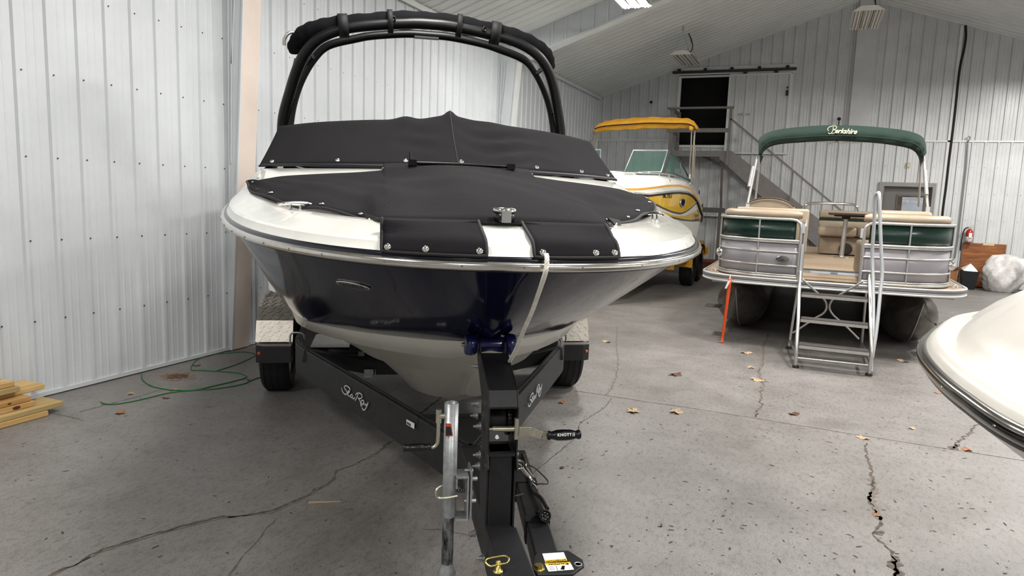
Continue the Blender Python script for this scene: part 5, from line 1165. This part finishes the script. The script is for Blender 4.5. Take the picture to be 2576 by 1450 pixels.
for y in (13.0, 13.68, 14.56, 15.2): own(MB().box((YX-.98, y-.03, .34), (YX+.98, y+.03, .42)).build('cross_member', MYELP if y != 13.68 else MBLK), yt)
own(MB().bar((YX-.85, 10.85, .48), (YX-.03, 9.3, .48), .07, .1).bar((YX+.85, 10.85, .48), (YX+.03, 9.3, .48), .07, .1).build('tongue', MYELP), yt)
for y in (12.4,): own(MB().box((YX-.5, y, .56), (YX+.5, y+.06, .64)).build('cross_bunk', MYELP), yt)
own(MB().cyl((YX, 9.35, .04), (YX, 9.35, .5), .03).lathe([(.07, 0), (.07, .02), (.03, .05)], Matrix.Translation((YX, 9.35, 0)), 16).build('jack', MGALV), yt)
# ---------------------------------------------------------------- staircase and landing against the far wall
SY, SB_ = 16.45, 17.40
sta = empty('wooden_staircase', 'grey painted wooden staircase and railed landing below the dark upper opening', 'stairs', (-1.0, 16.9, 0))
def S(b, name, m=MGREYP, **k): return own(b.build(name, m, None, **k), sta)
S(MB().box((-3.08, SY, 2.60), (-1.80, SY+.04, 2.73)), 'landing_fascia'); S(MB().box((-3.08, SY+.04, 2.69), (-1.80, SB_, 2.73)), 'landing_deck'); S(MB().box((-3.08, SY+.04, 2.56), (-3.04, SB_, 2.69)), 'landing_side')
for y in (SY-.005, SY+.80):
    b = MB(); b.add([(-1.97, y, 2.60), (-1.80, y, 2.73), (-1.72, y, 2.73), (1.17, y, .55), (1.85, y, .03), (1.0, y, .03), (-1.97, y, 2.55), (-1.97, y+.04, 2.60), (-1.80, y+.04, 2.73), (-1.72, y+.04, 2.73), (1.17, y+.04, .55), (1.85, y+.04, .03), (1.0, y+.04, .03), (-1.97, y+.04, 2.55)],
            [(0, 1, 2, 3, 4, 5, 6), (13, 12, 11, 10, 9, 8, 7)]+[(i, (i+1) % 7, 7+(i+1) % 7, 7+i) for i in range(7)])
    S(b, 'stringer')
for k in range(12):
    z = 2.60-.21*(k+1); x = -1.62+.283*k
    S(MB().box((x-.02, SY+.035, z-.035), (x+.27, SY+.80, z)), 'tread')
S(MB().box((-3.12, SY-.02, 2.5), (-3.03, SY+.05, 3.66)), 'post'); S(MB().box((-1.83, SY-.05, 2.42), (-1.77, SY, 3.66)), 'post'); S(MB().box((-3.12, SB_-.1, 2.6), (-3.04, SB_-.03, 3.68)), 'post')
S(MB().box((-3.18, SY-.07, 3.645), (-1.74, SY+.04, 3.685)), 'top_rail'); S(MB().box((-3.18, SY-.03, 3.13), (-1.79, SY+.0, 3.22)), 'mid_rail')
S(MB().box((-3.14, SY, 3.63), (-3.06, SB_, 3.68)), 'side_top_rail'); S(MB().box((-3.11, SY, 3.13), (-3.08, SB_, 3.21)), 'side_mid_rail')
S(MB().bar((-1.79, SY-.03, 3.42), (1.30, SY-.03, .93), .04, .045), 'handrail'); S(MB().box((-.45, SY-.045, 1.55), (-.41, SY-.005, 2.30)), 'newel'); S(MB().box((1.12, SY-.045, .4), (1.17, SY-.005, 1.05)), 'newel')
S(MB().bar((-1.93, SY+.1, 2.60), (-1.87, SY+.1, 1.36), .05, .05).box((-1.92, SY+.07, 0), (-1.86, SY+.13, 1.38)), 'landing_leg', mat('brown_leg', '#5c544d', .6)); S(MB().box((-3.05, SY+.1, 0), (-2.98, SY+.17, 2.6)), 'landing_leg')
S(MB().box((-2.35, SY+.06, 1.36), (-1.78, SY+.10, 1.47)), 'cross_brace', MGREYD)
S(MB().cyl((-3.0, 17.0, 2.505), (-2.18, 17.0, 2.50), .013), 'hanging_rod', MALU)
S(MB().bar((-2.5, SB_-.02, 2.68), (-2.0, SB_-.02, 2.45), .03, .05), 'knee_brace')
# shelf line with a white edge below the landing
o = MB().box((-3.05, 17.28, 1.262), (-1.72, YF-.03, 1.29)).build('wall_shelf', MWHITE); tag(o, 'thin white shelf on the far wall behind the yellow boat stern', 'shelf')
# ---------------------------------------------------------------- things on the far wall
b = MB(); cp = [yp(x, y, YF-.04) for x, y in ((2429, 64), (2430, 90), (2426, 120), (2417, 160), (2411, 200), (2405, 260), (2397, 330), (2388, 400), (2380, 470), (2372, 530), (2366, 600), (2360, 660))]
b.tube(spline(cp, 6), .022, 8); o = b.build('black_cable', mat('cable_black', '#1c1512', .7)); tag(o, 'thick black cable running down the far wall from the ceiling past the door', 'cable')
b = MB(); d0 = yp(2421, 64, YF-.02); d1 = yp(2367, 537, YF-.02); b.bar(d0, d1, .06, .02, (0, 1, 0)); b.bar(d1, d1+(d1-d0)*.28, .06, .02, (0, 1, 0)); o = b.build('trim_13', MTRIM); struct(o)
b = MB(); hk = [yp(x, y, YF-.05) for x, y in ((2435, 360), (2431, 420), (2424, 480), (2417, 540), (2410, 600), (2402, 650))]
o = MB().tube(hk, .014, 8).build('conduit', mat('grey_conduit', '#8c8d8c', .4, .4)); tag(o, 'thin grey conduit dropping down the far wall right of the black cable', 'conduit')
MB().tube(spline([hk[0], hk[0]+Vector((0, -.02, .03)), hk[0]+Vector((.02, -.03, .09)), hk[0]+Vector((.01, -.04, .14)), hk[0]+Vector((-.02, -.04, .11))], 4), .012, 8).build('hook', MGALV, o)
for (x, y), (x2, y2), lab in (((1638, 257), (1635, 296), 'small black ball on a thin rod above the yellow canvas top'), ((2111, 299), (2110, 316), 'small black ball on a rod above the green canvas top')):
    a = yp(x, y, YF-.12); c = yp(x2, y2, YF-.12); c = a+Vector((0, .0, -.5))
    o = MB().lathe([(0, .035), (.03, .025), (.04, 0), (.03, -.03), (0, -.035)], Matrix.Translation(a), 16).build('ball_ended_rod', MPLA); tag(o, lab, 'wall rod')
    MB().tube([a, c], .007 if x < 2000 else .014, 8).bar(c+Vector((0, .0, .02)), Vector((c.x, YF-.01, c.z+.02)), .02, .02).build('rod', MGALV if x < 2000 else MGREYD, o)
a = yp(2285, 416, YF-.02); o = MB().box(a-Vector((.03, .03, .055)), a+Vector((.03, .02, .055))).build('switch_box', mat('beige_box', '#b5a983', .5), None, bevel=.005); tag(o, 'small beige electrical box on the far wall above the walk door', 'electrical box')
MB().box(a-Vector((.01, .036, .015)), a+Vector((.01, -.028, .015))).build('switch', MWHITE, o)
# ---------------------------------------------------------------- corner clutter by the right of the far wall
MPLY = mat('plywood', '#9c6236', .6, noise=.5, nscale=5, col2='#6e4022', stretch=(.6, 1, 3.5))
x0, x1 = 3.0, 3.775
o = MB().box((x0, YF-.075, .02), (x1, YF-.055, .935)).build('plywood_sheet', MPLY); tag(o, 'brown plywood sheet leaning upright on the far wall below the extinguisher', 'plywood sheet')
MB().box((3.36, YF-.078, .90), (3.56, YF-.052, .945)).build('tape', mat('masking_tape', '#cbb993', .7), o)
e = Vector((3.085, YF-.14, .985)); fx = empty('fire_extinguisher', 'red fire extinguisher with a white tag on the far wall above the plywood', 'fire extinguisher', e)
own(MB().lathe([(0, 0), (.062, 0), (.066, .01), (.066, .21), (.055, .25), (.028, .27), (.022, .285), (0, .285)], Matrix.Translation(e-Vector((0, 0, .04))), 24).build('cylinder', mat('extinguisher_red', '#a8231d', .25, coat=.4)), fx)
own(MB().lathe([(.0665, .0), (.0668, .10), (.0665, .10)], Matrix.Translation(e+Vector((0, 0, -.02))), 24).build('printed_label', mat('label_mix', '#cfcfc4', .5, noise=.7, nscale=40, col2='#5c5a50')), fx)
own(MB().box(e+Vector((-.02, -.075, .06)), e+Vector((.035, -.068, .16))).build('inspection_tag', MWHITE), fx)
own(MB().box(e+Vector((-.03, -.02, .25)), e+Vector((.03, .02, .29))).bar(e+Vector((0, 0, .30)), e+Vector((.13, 0, .325)), .02, .012).bar(e+Vector((0, 0, .28)), e+Vector((.12, 0, .25)), .018, .008).build('valve_handle', MALU), fx)
own(MB().tube(spline([e+Vector(v) for v in ((-.03, 0, .27), (-.08, 0, .25), (-.11, .0, .18), (-.125, 0, .05), (-.13, 0, -.1), (-.13, 0, -.22))], 5), .012, 8).build('hose', MRUB), fx)
own(MB().box((e.x-.03, YF-.08, e.z+.1), (e.x+.03, YF-.03, e.z+.2)).build('bracket', MBLK), fx)
bx = Vector((2.985, 16.95, 0)); bn = empty('black_bin', 'black bin stuffed with a folded white box in front of the plywood', 'bin', bx)
own(MB().add([(2.99, 16.85, .003), (3.20, 16.85, .003), (3.20, 17.08, .003), (2.99, 17.08, .003), (2.95, 16.80, .38), (3.25, 16.80, .38), (3.25, 17.12, .38), (2.95, 17.12, .38)], [(0, 3, 2, 1), (0, 1, 5, 4), (1, 2, 6, 5), (2, 3, 7, 6), (3, 0, 4, 7)]).build('bin_body', mat('bin_black', '#17181b', .5), None, solid=.006), bn)
wbx = MB().add([(2.97, 16.83, .385), (3.23, 16.83, .37), (3.10, 16.93, .53), (3.23, 17.08, .42), (2.97, 17.08, .42)], [(0, 1, 2), (1, 3, 2), (3, 4, 2), (4, 0, 2)]).build('folded_white_box', MWHITE, None, solid=.004); tag(wbx, 'folded white cardboard box sticking up out of the black bin', 'box')
cb = MB().box((2.70, 17.0, .003), (2.90, 17.27, .36)).build('cardboard_box', mat('cardboard', '#94633c', .8, noise=.15, nscale=6)); tag(cb, 'brown cardboard box on the floor between pontoon boat and black bin', 'box')
MB().add([(2.70, 17.0, .36), (2.90, 17.0, .36), (2.91, 16.95, .43), (2.68, 16.95, .41)], [(0, 1, 2, 3)]).add([(2.90, 17.0, .36), (2.90, 17.27, .36), (2.93, 17.27, .43), (2.93, 17.0, .43)], [(0, 1, 2, 3)]).build('box_flap', mat('cardboard', '#94633c', .8), cb, solid=.004)
# clear plastic bag: lumpy translucent sack
rnd = random.Random(11); b = MB(); rows = []; nseg = 40
for k in range(25):
    f = k/24; z = .004+.74*f; r_ = (.38*math.sin(PI*(f*.80+.12))**.5) if k < 24 else .02; row = []
    for j in range(nseg):
        a = 2*PI*j/nseg; q = 1+.10*math.sin(3*a+5*f)+.06*math.sin(7*a-9*f+1)+.045*math.sin(13*a+23*f)+.03*math.sin(21*a-31*f)
        row.append(Vector((3.66+r_*q*math.cos(a)*.97+.04*f, 16.93+r_*q*math.sin(a)*.8, z+.02*math.sin(9*a+4*f)*f)))
    rows.append(row)
b.grid(rows, closed=True); b.add(rows[0], [tuple(range(nseg))]); b.add(rows[-1], [tuple(range(nseg))])
pbg = b.build('plastic_bag', mat('clear_polythene', '#d6d3d0', .2, noise=.15, nscale=9, alpha=.9, bump=.9, bscale=26)); tag(pbg, 'big full clear plastic bag slumped on the floor right of the black bin', 'bag')
wp = MB().add([(3.80, 16.60, .70), (3.98, 16.55, .72), (3.90, 16.5, .56)], [(0, 1, 2)]).build('paper_sheet', MWHITE, None, solid=.002); tag(wp, 'white paper triangle lying against the clear plastic bag', 'paper')
wp.location = (0, .0, 0)
rb = MB().box((-2.3, 15.95, .003), (-1.72, 16.36, .30)).build('brown_crate', mat('red_brown_crate', '#5b2f20', .7, noise=.2, nscale=5)); tag(rb, 'low red brown crate on the floor behind the yellow trailer wheels', 'crate')
MB().box((-2.32, 15.94, .27), (-1.70, 16.37, .32)).build('crate_lid', mat('red_brown_lid', '#7a4630', .7), rb)
gb = MB().box((-2.52, 15.85, .04), (-2.36, 16.0, .40)).build('grey_jug', mat('grey_plastic', '#77736e', .5), None, bevel=.03); gb.location.z = -.037; tag(gb, 'grey plastic jug standing left of the red brown crate', 'jug')
MB().cyl((-2.44, 15.92, .40), (-2.44, 15.92, .44), .03).build('cap', MPLA, gb)
# ---------------------------------------------------------------- white boat cut off by the right edge of the picture
wbt = empty('white_boat', 'white boat bow with a steel rail cut off by the right edge of the picture', 'boat', (2.0, 2.2, 0))
k8 = .8
pts = [(6.0, 1.0), (4.5, .98), (2.6, .98), (1.5, 1.02), (.9, 1.1), (.62, 1.22), (.41, 1.46), (.343, 1.74), (.322, 2.02), (.334, 2.27), (.385, 2.52), (.50, 2.86), (.76, 3.2), (1.15, 3.38), (1.8, 3.45), (2.6, 3.47), (4.5, 3.45), (6.0, 3.4)]
WR = spline([Vector((x, y, 1.2)) for x, y in pts], 12)
def wring(d, dz):
    out = []; n = len(WR)
    for i, p in enumerate(WR):
        t = (WR[min(i+1, n-1)]-WR[max(i-1, 0)]).normalized(); nn = Vector((t.y, -t.x, 0)); dd = min(d, 1.15)
        q = p+nn*dd
        if d > .35:      # pull deep rings toward a centre line so they never cross
            f = min(1, (d-.35)/.8); c = Vector((max(p.x, 1.5), 2.22, 0)); base = p+nn*.35; q = base.lerp(Vector((c.x, c.y, base.z)), f)
        out.append(Vector((q.x, q.y, 1.2+dz)))
    return out
b = MB(); b.grid([wring(-.004, .012), wring(.004, .03), wring(.02, .044), wring(.040, .046), wring(.047, .038), wring(.053, .024), wring(.064, .030), wring(.085, .066), wring(.14, .115), wring(.22, .168), wring(.34, .222), wring(.5, .262), wring(.8, .30), wring(1.15, .31)])
own(b.build('deck', mat('aged_white_gelcoat', '#c3c0b9', .3, coat=.3, noise=.03)), wbt)
b = MB(); b.tube([p+Vector((0, 0, .0)) for p in wring(-.006, 0)], .019, 12); own(b.build('rub_rail', mat('dull_steel_rail', '#96938f', .16, 1., noise=.1, nscale=20)), wbt); own(MB().tube(wring(.004, -.012), .02, 8).build('rail_backing', mat('dark_rail_backing', '#2c2c2e', .4)), wbt)
b = MB()
for i in (40, 52, 64, 76, 88):
    if i < len(WR): q = wring(-.022, 0)[i]; b.lathe([(.006, 0), (.0, .004)], Matrix.Translation(q), 8)
own(b.build('rail_screw', MSS), wbt); COL.objects[-1]['kind'] = 'stuff'
b = MB(); b.grid([wring(.004, -.02), wring(.05, -.07), wring(.14, -.13), wring(.30, -.22), wring(.34, -.25), wring(.7, -.45), wring(1.15, -.70)]); own(b.build('hull', MGELB), wbt)
for x in (2.4, 4.2):
    own(MB().box((x-.08, 1.5, 0), (x+.08, 2.9, .10)).box((x-.05, 1.62, .1), (x+.05, 1.76, .60)).box((x-.05, 2.68, .1), (x+.05, 2.82, .60)).box((x-.06, 2.1, .1), (x+.06, 2.3, .5)).build('cradle', MBLK), wbt)
# ---------------------------------------------------------------- lamps
def lamp(x, y, z, on, label, group=None):
    e = empty('high_bay_lamp', label, 'lamp', (x, y, z), 0, group)
    hw, L = .22, .61
    prof = [(-hw, -.045), (-.11, .03), (.11, .03), (hw, -.045)]
    b = MB()
    b.add([(px_, s_*L, pz) for s_ in (-1, 1) for px_, pz in prof], [(0, 1, 2, 3), (7, 6, 5, 4), (0, 4, 5, 1), (1, 5, 6, 2), (2, 6, 7, 3)])
    b.build('housing', MLAMP, e)
    b = MB()
    for q in (-.14, 0, .14): b.grid([[Vector((q+dx, y_, dz)) for dx, dz in ((-.06, -.05), (-.03, -.012), (.03, -.012), (.06, -.05))] for y_ in (-.6, .6)], smooth=False)
    b.build('reflector', MLAMP, e, solid=.002)
    for q in (-.165, -.12, -.025, .02, .115, .16):
        MB().cyl((q, -.6, -.045), (q, .6, -.045), .0135, 12).build('tube', MTUBEON if on else MTUBE, e)
    for s_ in (-1, 1):
        top = zc(x)-z
        MB().tube([(-.15, s_*.5, .02), (0, s_*.5, top-.12), (.15, s_*.5, .02)], .004, 6).tube(spline([(0, s_*.5, top-.12), (-.015, s_*.5, top-.06), (0, s_*.5, top-.01), (.015, s_*.5, top-.06), (0, s_*.5, top-.12)], 3), .007, 6).build('hanger_wire', MGALV, e)
    MB().tube(spline([(.08, -.2, .03), (.13, -.1, .15), (.10, .05, .30), (0, .15, zc(x)-z-.01)], 5), .010, 8).build('power_cord', MRUB, e)
    return e
for i, (x, y, z, p) in enumerate(LAMPS_ON):
    if i == 0: lamp(x, y, z, True, 'glowing fluorescent high bay lamp hanging over the big boat at the top edge')
    elif y < 7: lamp(x, y, z, True, 'lit fluorescent high bay lamp hanging from the ceiling in the near bays', 'lit high bay lamps in the near bays')
    elif y > 12: lamp(x, y, z, True, 'lit fluorescent high bay lamp hanging far right, just beyond the picture edge')
    elif x < 1: lamp(x, y, z, True, 'lit fluorescent high bay lamp hanging from the ridge in front of the unlit ridge lamp')
    else: lamp(x, y, z, True, 'lit fluorescent high bay lamp hanging over the right side beyond the picture edge')
lamp(-2.56, 14.75, 4.43, False, 'unlit white high bay lamp hanging left, above the sliding door track')
lamp(.55, 12.85, 4.58, False, 'unlit white high bay lamp hanging from the ridge against the far gable')
# ---------------------------------------------------------------- lumber stack at the left edge
MLUM = [mat('lumber_%d' % i, c, .7, noise=.35, nscale=3, col2=c2, stretch=(6, .5, 6)) for i, (c, c2) in enumerate((('#c9ac78', '#b08b52'), ('#c2a070', '#9c8a5c'), ('#cdb285', '#b38a50'), ('#b9925a', '#94683a')))]
names = ['bottom plank of the lumber stack, flat on the concrete', 'long pale plank second from the bottom of the lumber stack', 'knotty plank third from the bottom of the lumber stack', 'orange tipped plank fourth up in the lumber stack', 'plank fifth up sticking out behind the fourth in the lumber stack', 'short rounded plank sixth up in the lumber stack', 'pale plank seventh up in the lumber stack', 'thin plank eighth up near the top of the lumber stack', 'dark topmost plank of the lumber stack']
for i, (xo, ye) in enumerate(((-4.655, 3.07), (-4.665, 3.185), (-4.715, 3.02), (-4.72, 3.0), (-4.80, 3.15), (-4.755, 2.955), (-4.775, 2.935), (-4.84, 2.885), (-4.86, 2.86))):
    z0 = .0015+i*.0370
    o = MB().box((xo-.22, .7+.03*(i % 3), z0), (xo, ye, z0+.036)).build('plank', MLUM[i % 4 if i < 8 else 3], None, bevel=.005); tag(o, names[i], 'plank', None)
    if i in (2, 3): b = MB(); p = Vector((xo+.001, 2.90 if i == 2 else 2.86, z0+.018)); b.lathe([(.012 if i == 2 else .006, 0), (0, .0005)], frame(p, (0, 1.6, 0), (0, 0, 1)) @ Matrix.Scale(2.2, 4, (1, 0, 0)), 12).build('knot', mat('knot_brown', '#4d2a1a', .7), o)
# ---------------------------------------------------------------- cracks and joints in the slab (parts of the floor)
def crack(px, wd, seed, nm='crack', col='#3b352f', jag=.5, sub=7):
    rnd = random.Random(seed); P_ = [fl(x, y) for x, y in px]; b = MB(); pl = []
    for a, c in zip(P_, P_[1:]):
        n = max(2, int((c-a).length/.022))
        for k in range(n): pl.append(a.lerp(c, k/n))
    pl.append(P_[-1]); L_, R_ = [], []
    for i, p in enumerate(pl):
        t = (pl[min(i+1, len(pl)-1)]-pl[max(i-1, 0)]).normalized(); n = Vector((-t.y, t.x, 0)); j = (rnd.random()-.5)*jag*.016*(0 if i in (0, len(pl)-1) else 1)
        w_ = wd*(.35+1.1*rnd.random())*(1 if 0 < i < len(pl)-1 else .3); L_.append(p+n*(j+w_/2)+Vector((0, 0, .0012))); R_.append(p+n*(j-w_/2)+Vector((0, 0, .0012)))
    b.grid([L_, R_], smooth=False); o = b.build(nm, mat('crack_'+col, col, .95, noise=.6, nscale=40, col2='#6b625a'))
    struct(o); return o
crack([(122, 1450), (163, 1430), (191, 1424), (228, 1397), (260, 1383), (309, 1367), (350, 1354), (387, 1344), (431, 1334), (460, 1324), (509, 1312), (557.6, 1299.6), (582, 1301.6), (631, 1295.5), (688, 1285), (720, 1270), (758, 1255), (800.7, 1232), (839.5, 1208.5), (845, 1185), (882, 1173.6), (921, 1154), (952, 1138.7), (971.5, 1119), (1000.6, 1103.7), (1053, 1045.5), (1110, 1000)], .017, 1)
crack([(122, 1454), (163, 1434), (260, 1388), (350, 1359), (460, 1329), (557, 1305), (688, 1290), (800, 1238)], .010, 21, col='#6f6558')
crack([(700, 1303.6), (667.5, 1332), (647, 1364.7), (610.5, 1401), (574, 1450)], .006, 2, col='#4d4841')
crack([(1552, 822), (1550, 869.5), (1554.7, 907.5), (1550, 950), (1538, 979), (1524.7, 995.6)], .010, 3, col='#6b655e', jag=1.5)
crack([(1540, 1000), (1521, 1026.5), (1490, 1045.6), (1459.5, 1064.6), (1447.6, 1102.7), (1400, 1143), (1350, 1182), (1230, 1300), (1180, 1360)], .007, 4, col='#4a453f')
crack([(1445, 983.7), (1526, 995.6), (1628, 1012), (1733, 1026.5), (1876, 1049), (1971, 1064.6), (2114, 1088), (2209, 1102.7), (2328, 1121.7), (2423, 1136), (2576, 1160), (2700, 1180)], .009, 5, col='#57514a', jag=.15)
crack([(1933, 841), (1919, 874), (1916, 917), (1907, 936), (1919, 969.4), (1911.6, 993), (1914, 1017), (1897, 1050)], .020, 6, col='#746c62', jag=2)
crack([(1935, 841), (1921, 874), (1918, 917), (1909, 936), (1921, 969.4), (1913, 993), (1916, 1017), (1898, 1050)], .006, 36, col='#3b352f', jag=2)
crack([(2180.5, 1114.6), (2178, 1140.7), (2190, 1174), (2194.8, 1207), (2197, 1236), (2185, 1259.7), (2204, 1288), (2214, 1307), (2209, 1336), (2196, 1343), (2218.6, 1364), (2242, 1388), (2252, 1412), (2254, 1460)], .016, 7, jag=1.2)
crack([(2190, 1200), (2199, 1236), (2190, 1259.7), (2206, 1288), (2216, 1310)], .035, 27, col='#7a7066', jag=1.5)
crack([(2196, 1343), (2209, 1343), (2222, 1338)], .05, 28); crack([(2245, 1400), (2254, 1420), (2258, 1460)], .05, 29, col='#453d33', jag=2)
crack([(2466, 1062), (2442, 1088), (2418.5, 1107), (2397, 1129)], .014, 8, jag=2); crack([(2412, 1118), (2397, 1129), (2390, 1131)], .05, 38)
crack([(403, 982), (330, 1003), (252, 1023), (199, 1038)], .010, 9, col='#4a453f'); crack([(122, 1039), (165, 1047), (212, 1059)], .008, 10, col='#5a5048'); crack([(240, 1056), (262, 1050)], .006, 12, col='#6a6055')
crack([(1195, 1352), (1120, 1334), (1060, 1332)], .006, 13, col='#4e4740')
# rusty drain stain by the left wall
rnd = random.Random(4)
c = fl(448, 947.5); b = MB()
for q, s_ in ((1, 26), (.6, 14)):
    ring_ = [c+Vector((.16*q*math.cos(a)*(1+.15*math.sin(5*a+q)+.1*math.sin(11*a)), .13*q*math.sin(a)*(1+.12*math.cos(4*a)+.1*math.sin(9*a)), .0012+.0003*(1-q))) for a in [2*PI*k/s_ for k in range(s_)]]
    b.add(ring_, [tuple(range(s_))], 0 if q == 1 else 1)
struct(b.build('drain_stain', [mat('drain_rust', '#5d4a3c', .95, noise=.5, nscale=25, col2='#8b7c70'), mat('drain_dark', '#33251c', .95, noise=.5, nscale=30, col2='#6a5240')]))
# dirt marks
b = MB()
for _ in range(420):
    x, y = rnd.uniform(1350, 2560) if rnd.random() < .8 else rnd.uniform(0, 1000), rnd.uniform(960, 1450); p = fl(x, y); r_ = rnd.uniform(.002, .006); a0 = rnd.random()*6; st_ = rnd.uniform(1, 4)
    b.add([p+Vector((r_*st_*math.cos(a)*math.cos(a0)-r_*math.sin(a)*math.sin(a0), r_*st_*math.cos(a)*math.sin(a0)+r_*math.sin(a)*math.cos(a0), .001)) for a in (0, 1.1, 2, 3, 4.2, 5.3)], [(0, 1, 2, 3, 4, 5)])
o = b.build('debris', mat('debris_brown', '#4a4037', .95)); tag(o, 'fine dark grit and plant bits scattered over the concrete floor', 'debris', kind='stuff')
# ---------------------------------------------------------------- leaves: each one a lobed curled blade with a stem
def leaf(x, y, sz, col, lab, ang=0., curl=.3, nm='fallen_leaf'):
    p = fl(x, y); b = MB(); n = 20; rim = []
    for k in range(n):
        a = 2*PI*k/n; r_ = sz*(.62+.38*abs(math.cos(2.5*a)))*(.8 if abs(a-PI) < .4 else 1)
        rim.append(Vector((r_*math.cos(a), r_*.8*math.sin(a), .003+curl*sz*(math.cos(a*2)*.5+.5)*.8)))
    mid = [v*.5+Vector((0, 0, .0)) for v in rim]
    for m_ in mid: m_.z = .004+curl*sz*.12
    b.add([(0, 0, .004)]+mid+rim, [(0, 1+k, 1+(k+1) % n) for k in range(n)]+[(1+k, 1+n+k, 1+n+(k+1) % n, 1+(k+1) % n) for k in range(n)])
    b.tube([(0, 0, .005), (-sz*.8, 0, .006), (-sz*1.3, sz*.15, .005)], sz*.035, 5)
    o = b.build(nm, mat('leaf_'+col, col, .75, noise=.3, nscale=50, bump=.2, bscale=80)); o.location = (p.x, p.y, -.002); o.rotation_euler = (0, 0, ang)
    return tag(o, lab, 'leaf', 'fallen leaves on the floor')
LT, OR, BR, YL = '#b39a78', '#a06a44', '#5b3a26', '#a5903f'
for a in ((303, 1040, .045, OR, 'orange leaf on the concrete right of the lumber stack'), (495, 921, .04, BR, 'brown leaf beside the green cord near the left wall'), (628, 958, .03, BR, 'brown leaf on the green cord left of the trailer tyre'), (437, 982, .035, YL, 'yellow leaf lying on the green cord'), (417, 1003, .03, BR, 'small brown leaf just below the yellow leaf on the cord'), (329, 992, .035, LT, 'tan leaf between the lumber stack and the green cord'),
          (1413, 1014, .04, OR, 'reddish leaf in the trailer shadow right of the winch post'), (1526, 861, .06, LT, 'tan leaf on the floor beyond the right trailer tyre'), (1700, 944, .07, BR, 'brown curled leaf alone between the trailer and the crack'), (1877, 889, .07, LT, 'pale leaf left of the ladder beside the long crack'), (1889, 926, .045, LT, 'small tan leaf left of the crack before the ladder'), (1909, 958, .075, LT, 'large star shaped pale leaf lying on the crack'),
          (1592, 1036, .065, LT, 'left of the two big pale leaves below the straight joint'), (1701, 1038, .065, LT, 'right of the two big pale leaves below the straight joint'), (1997, 1043, .05, BR, 'dark red brown curled leaf before the ladder'), (2171, 1103, .05, LT, 'tan leaf where the crack meets the straight joint'), (2272, 910, .07, LT, 'tan leaf on the floor right of the ladder foot'), (2325, 898, .06, OR, 'orange leaf beside the white boat rail tip'), (2294, 1079, .035, LT, 'faint tan leaf between the crack and the white boat'), (2432, 1133, .045, OR, 'orange brown leaf on the joint under the white boat'), (2204, 1297, .025, OR, 'small orange leaf inside the dark crack at lower right'), (2360, 990, .035, OR, 'small dark leaf under the white boat hull edge'), (1413, 1178, .02, BR, 'tiny brown leaf right of the safety hook')):
    leaf(*a, ang=(a[0]*.37) % 6.28)
p0, p1 = fl(776, 1268), fl(857, 1264); d = (p1-p0); n = Vector((-d.y, d.x, 0)).normalized()
o = MB().add([p0+Vector((0, 0, .001)), p0+n*.012+Vector((0, 0, .001)), p1+n*.004+Vector((0, 0, .001)), p1+Vector((0, 0, .001)), p0+n*.003+Vector((0, 0, .008)), p0+n*.010+Vector((0, 0, .008)), p1+n*.003+Vector((0, 0, .006)), p1+n*.001+Vector((0, 0, .006))], [(0, 1, 2, 3), (4, 5, 6, 7), (0, 1, 5, 4), (1, 2, 6, 5), (2, 3, 7, 6), (3, 0, 4, 7)]).build('wood_sliver', mat('sliver', '#9a8566', .8)); tag(o, 'thin wood sliver on the floor below the rail lettering', 'wood sliver')
# ---------------------------------------------------------------- thin green cord
b = MB()
def z4(pts): return [(x/2.457, 860+y/2.457) for x, y in pts]
for pts in (z4([(625, 380), (650, 388), (700, 391), (800, 377), (930, 348), (1060, 318), (1230, 302), (1350, 293), (1500, 266), (1560, 240), (1640, 215), (1700, 205)]), z4([(875, 208), (882, 240), (930, 275), (1000, 294), (1080, 303), (1200, 303), (1330, 275), (1430, 252), (1520, 225), (1500, 205), (1440, 192), (1330, 186), (1240, 180), (1185, 178), (1186, 150), (1230, 108), (1320, 82), (1400, 74), (1500, 66), (1570, 76), (1572, 92), (1500, 128), (1420, 158), (1330, 186)])):
    q = [fl(x, y)+Vector((0, 0, .0045)) for x, y in pts]; b.tube(spline(q, 6), .0045, 7)
b.tube([fl(258, 1019)+Vector((0, 0, .004)), fl(254, 1012)+Vector((0, 0, .004))], .004, 6)
o = b.build('green_cord', mat('green_cord', '#1f6a35', .5)); tag(o, 'thin green cord looped loosely on the floor along the left wall', 'cord')
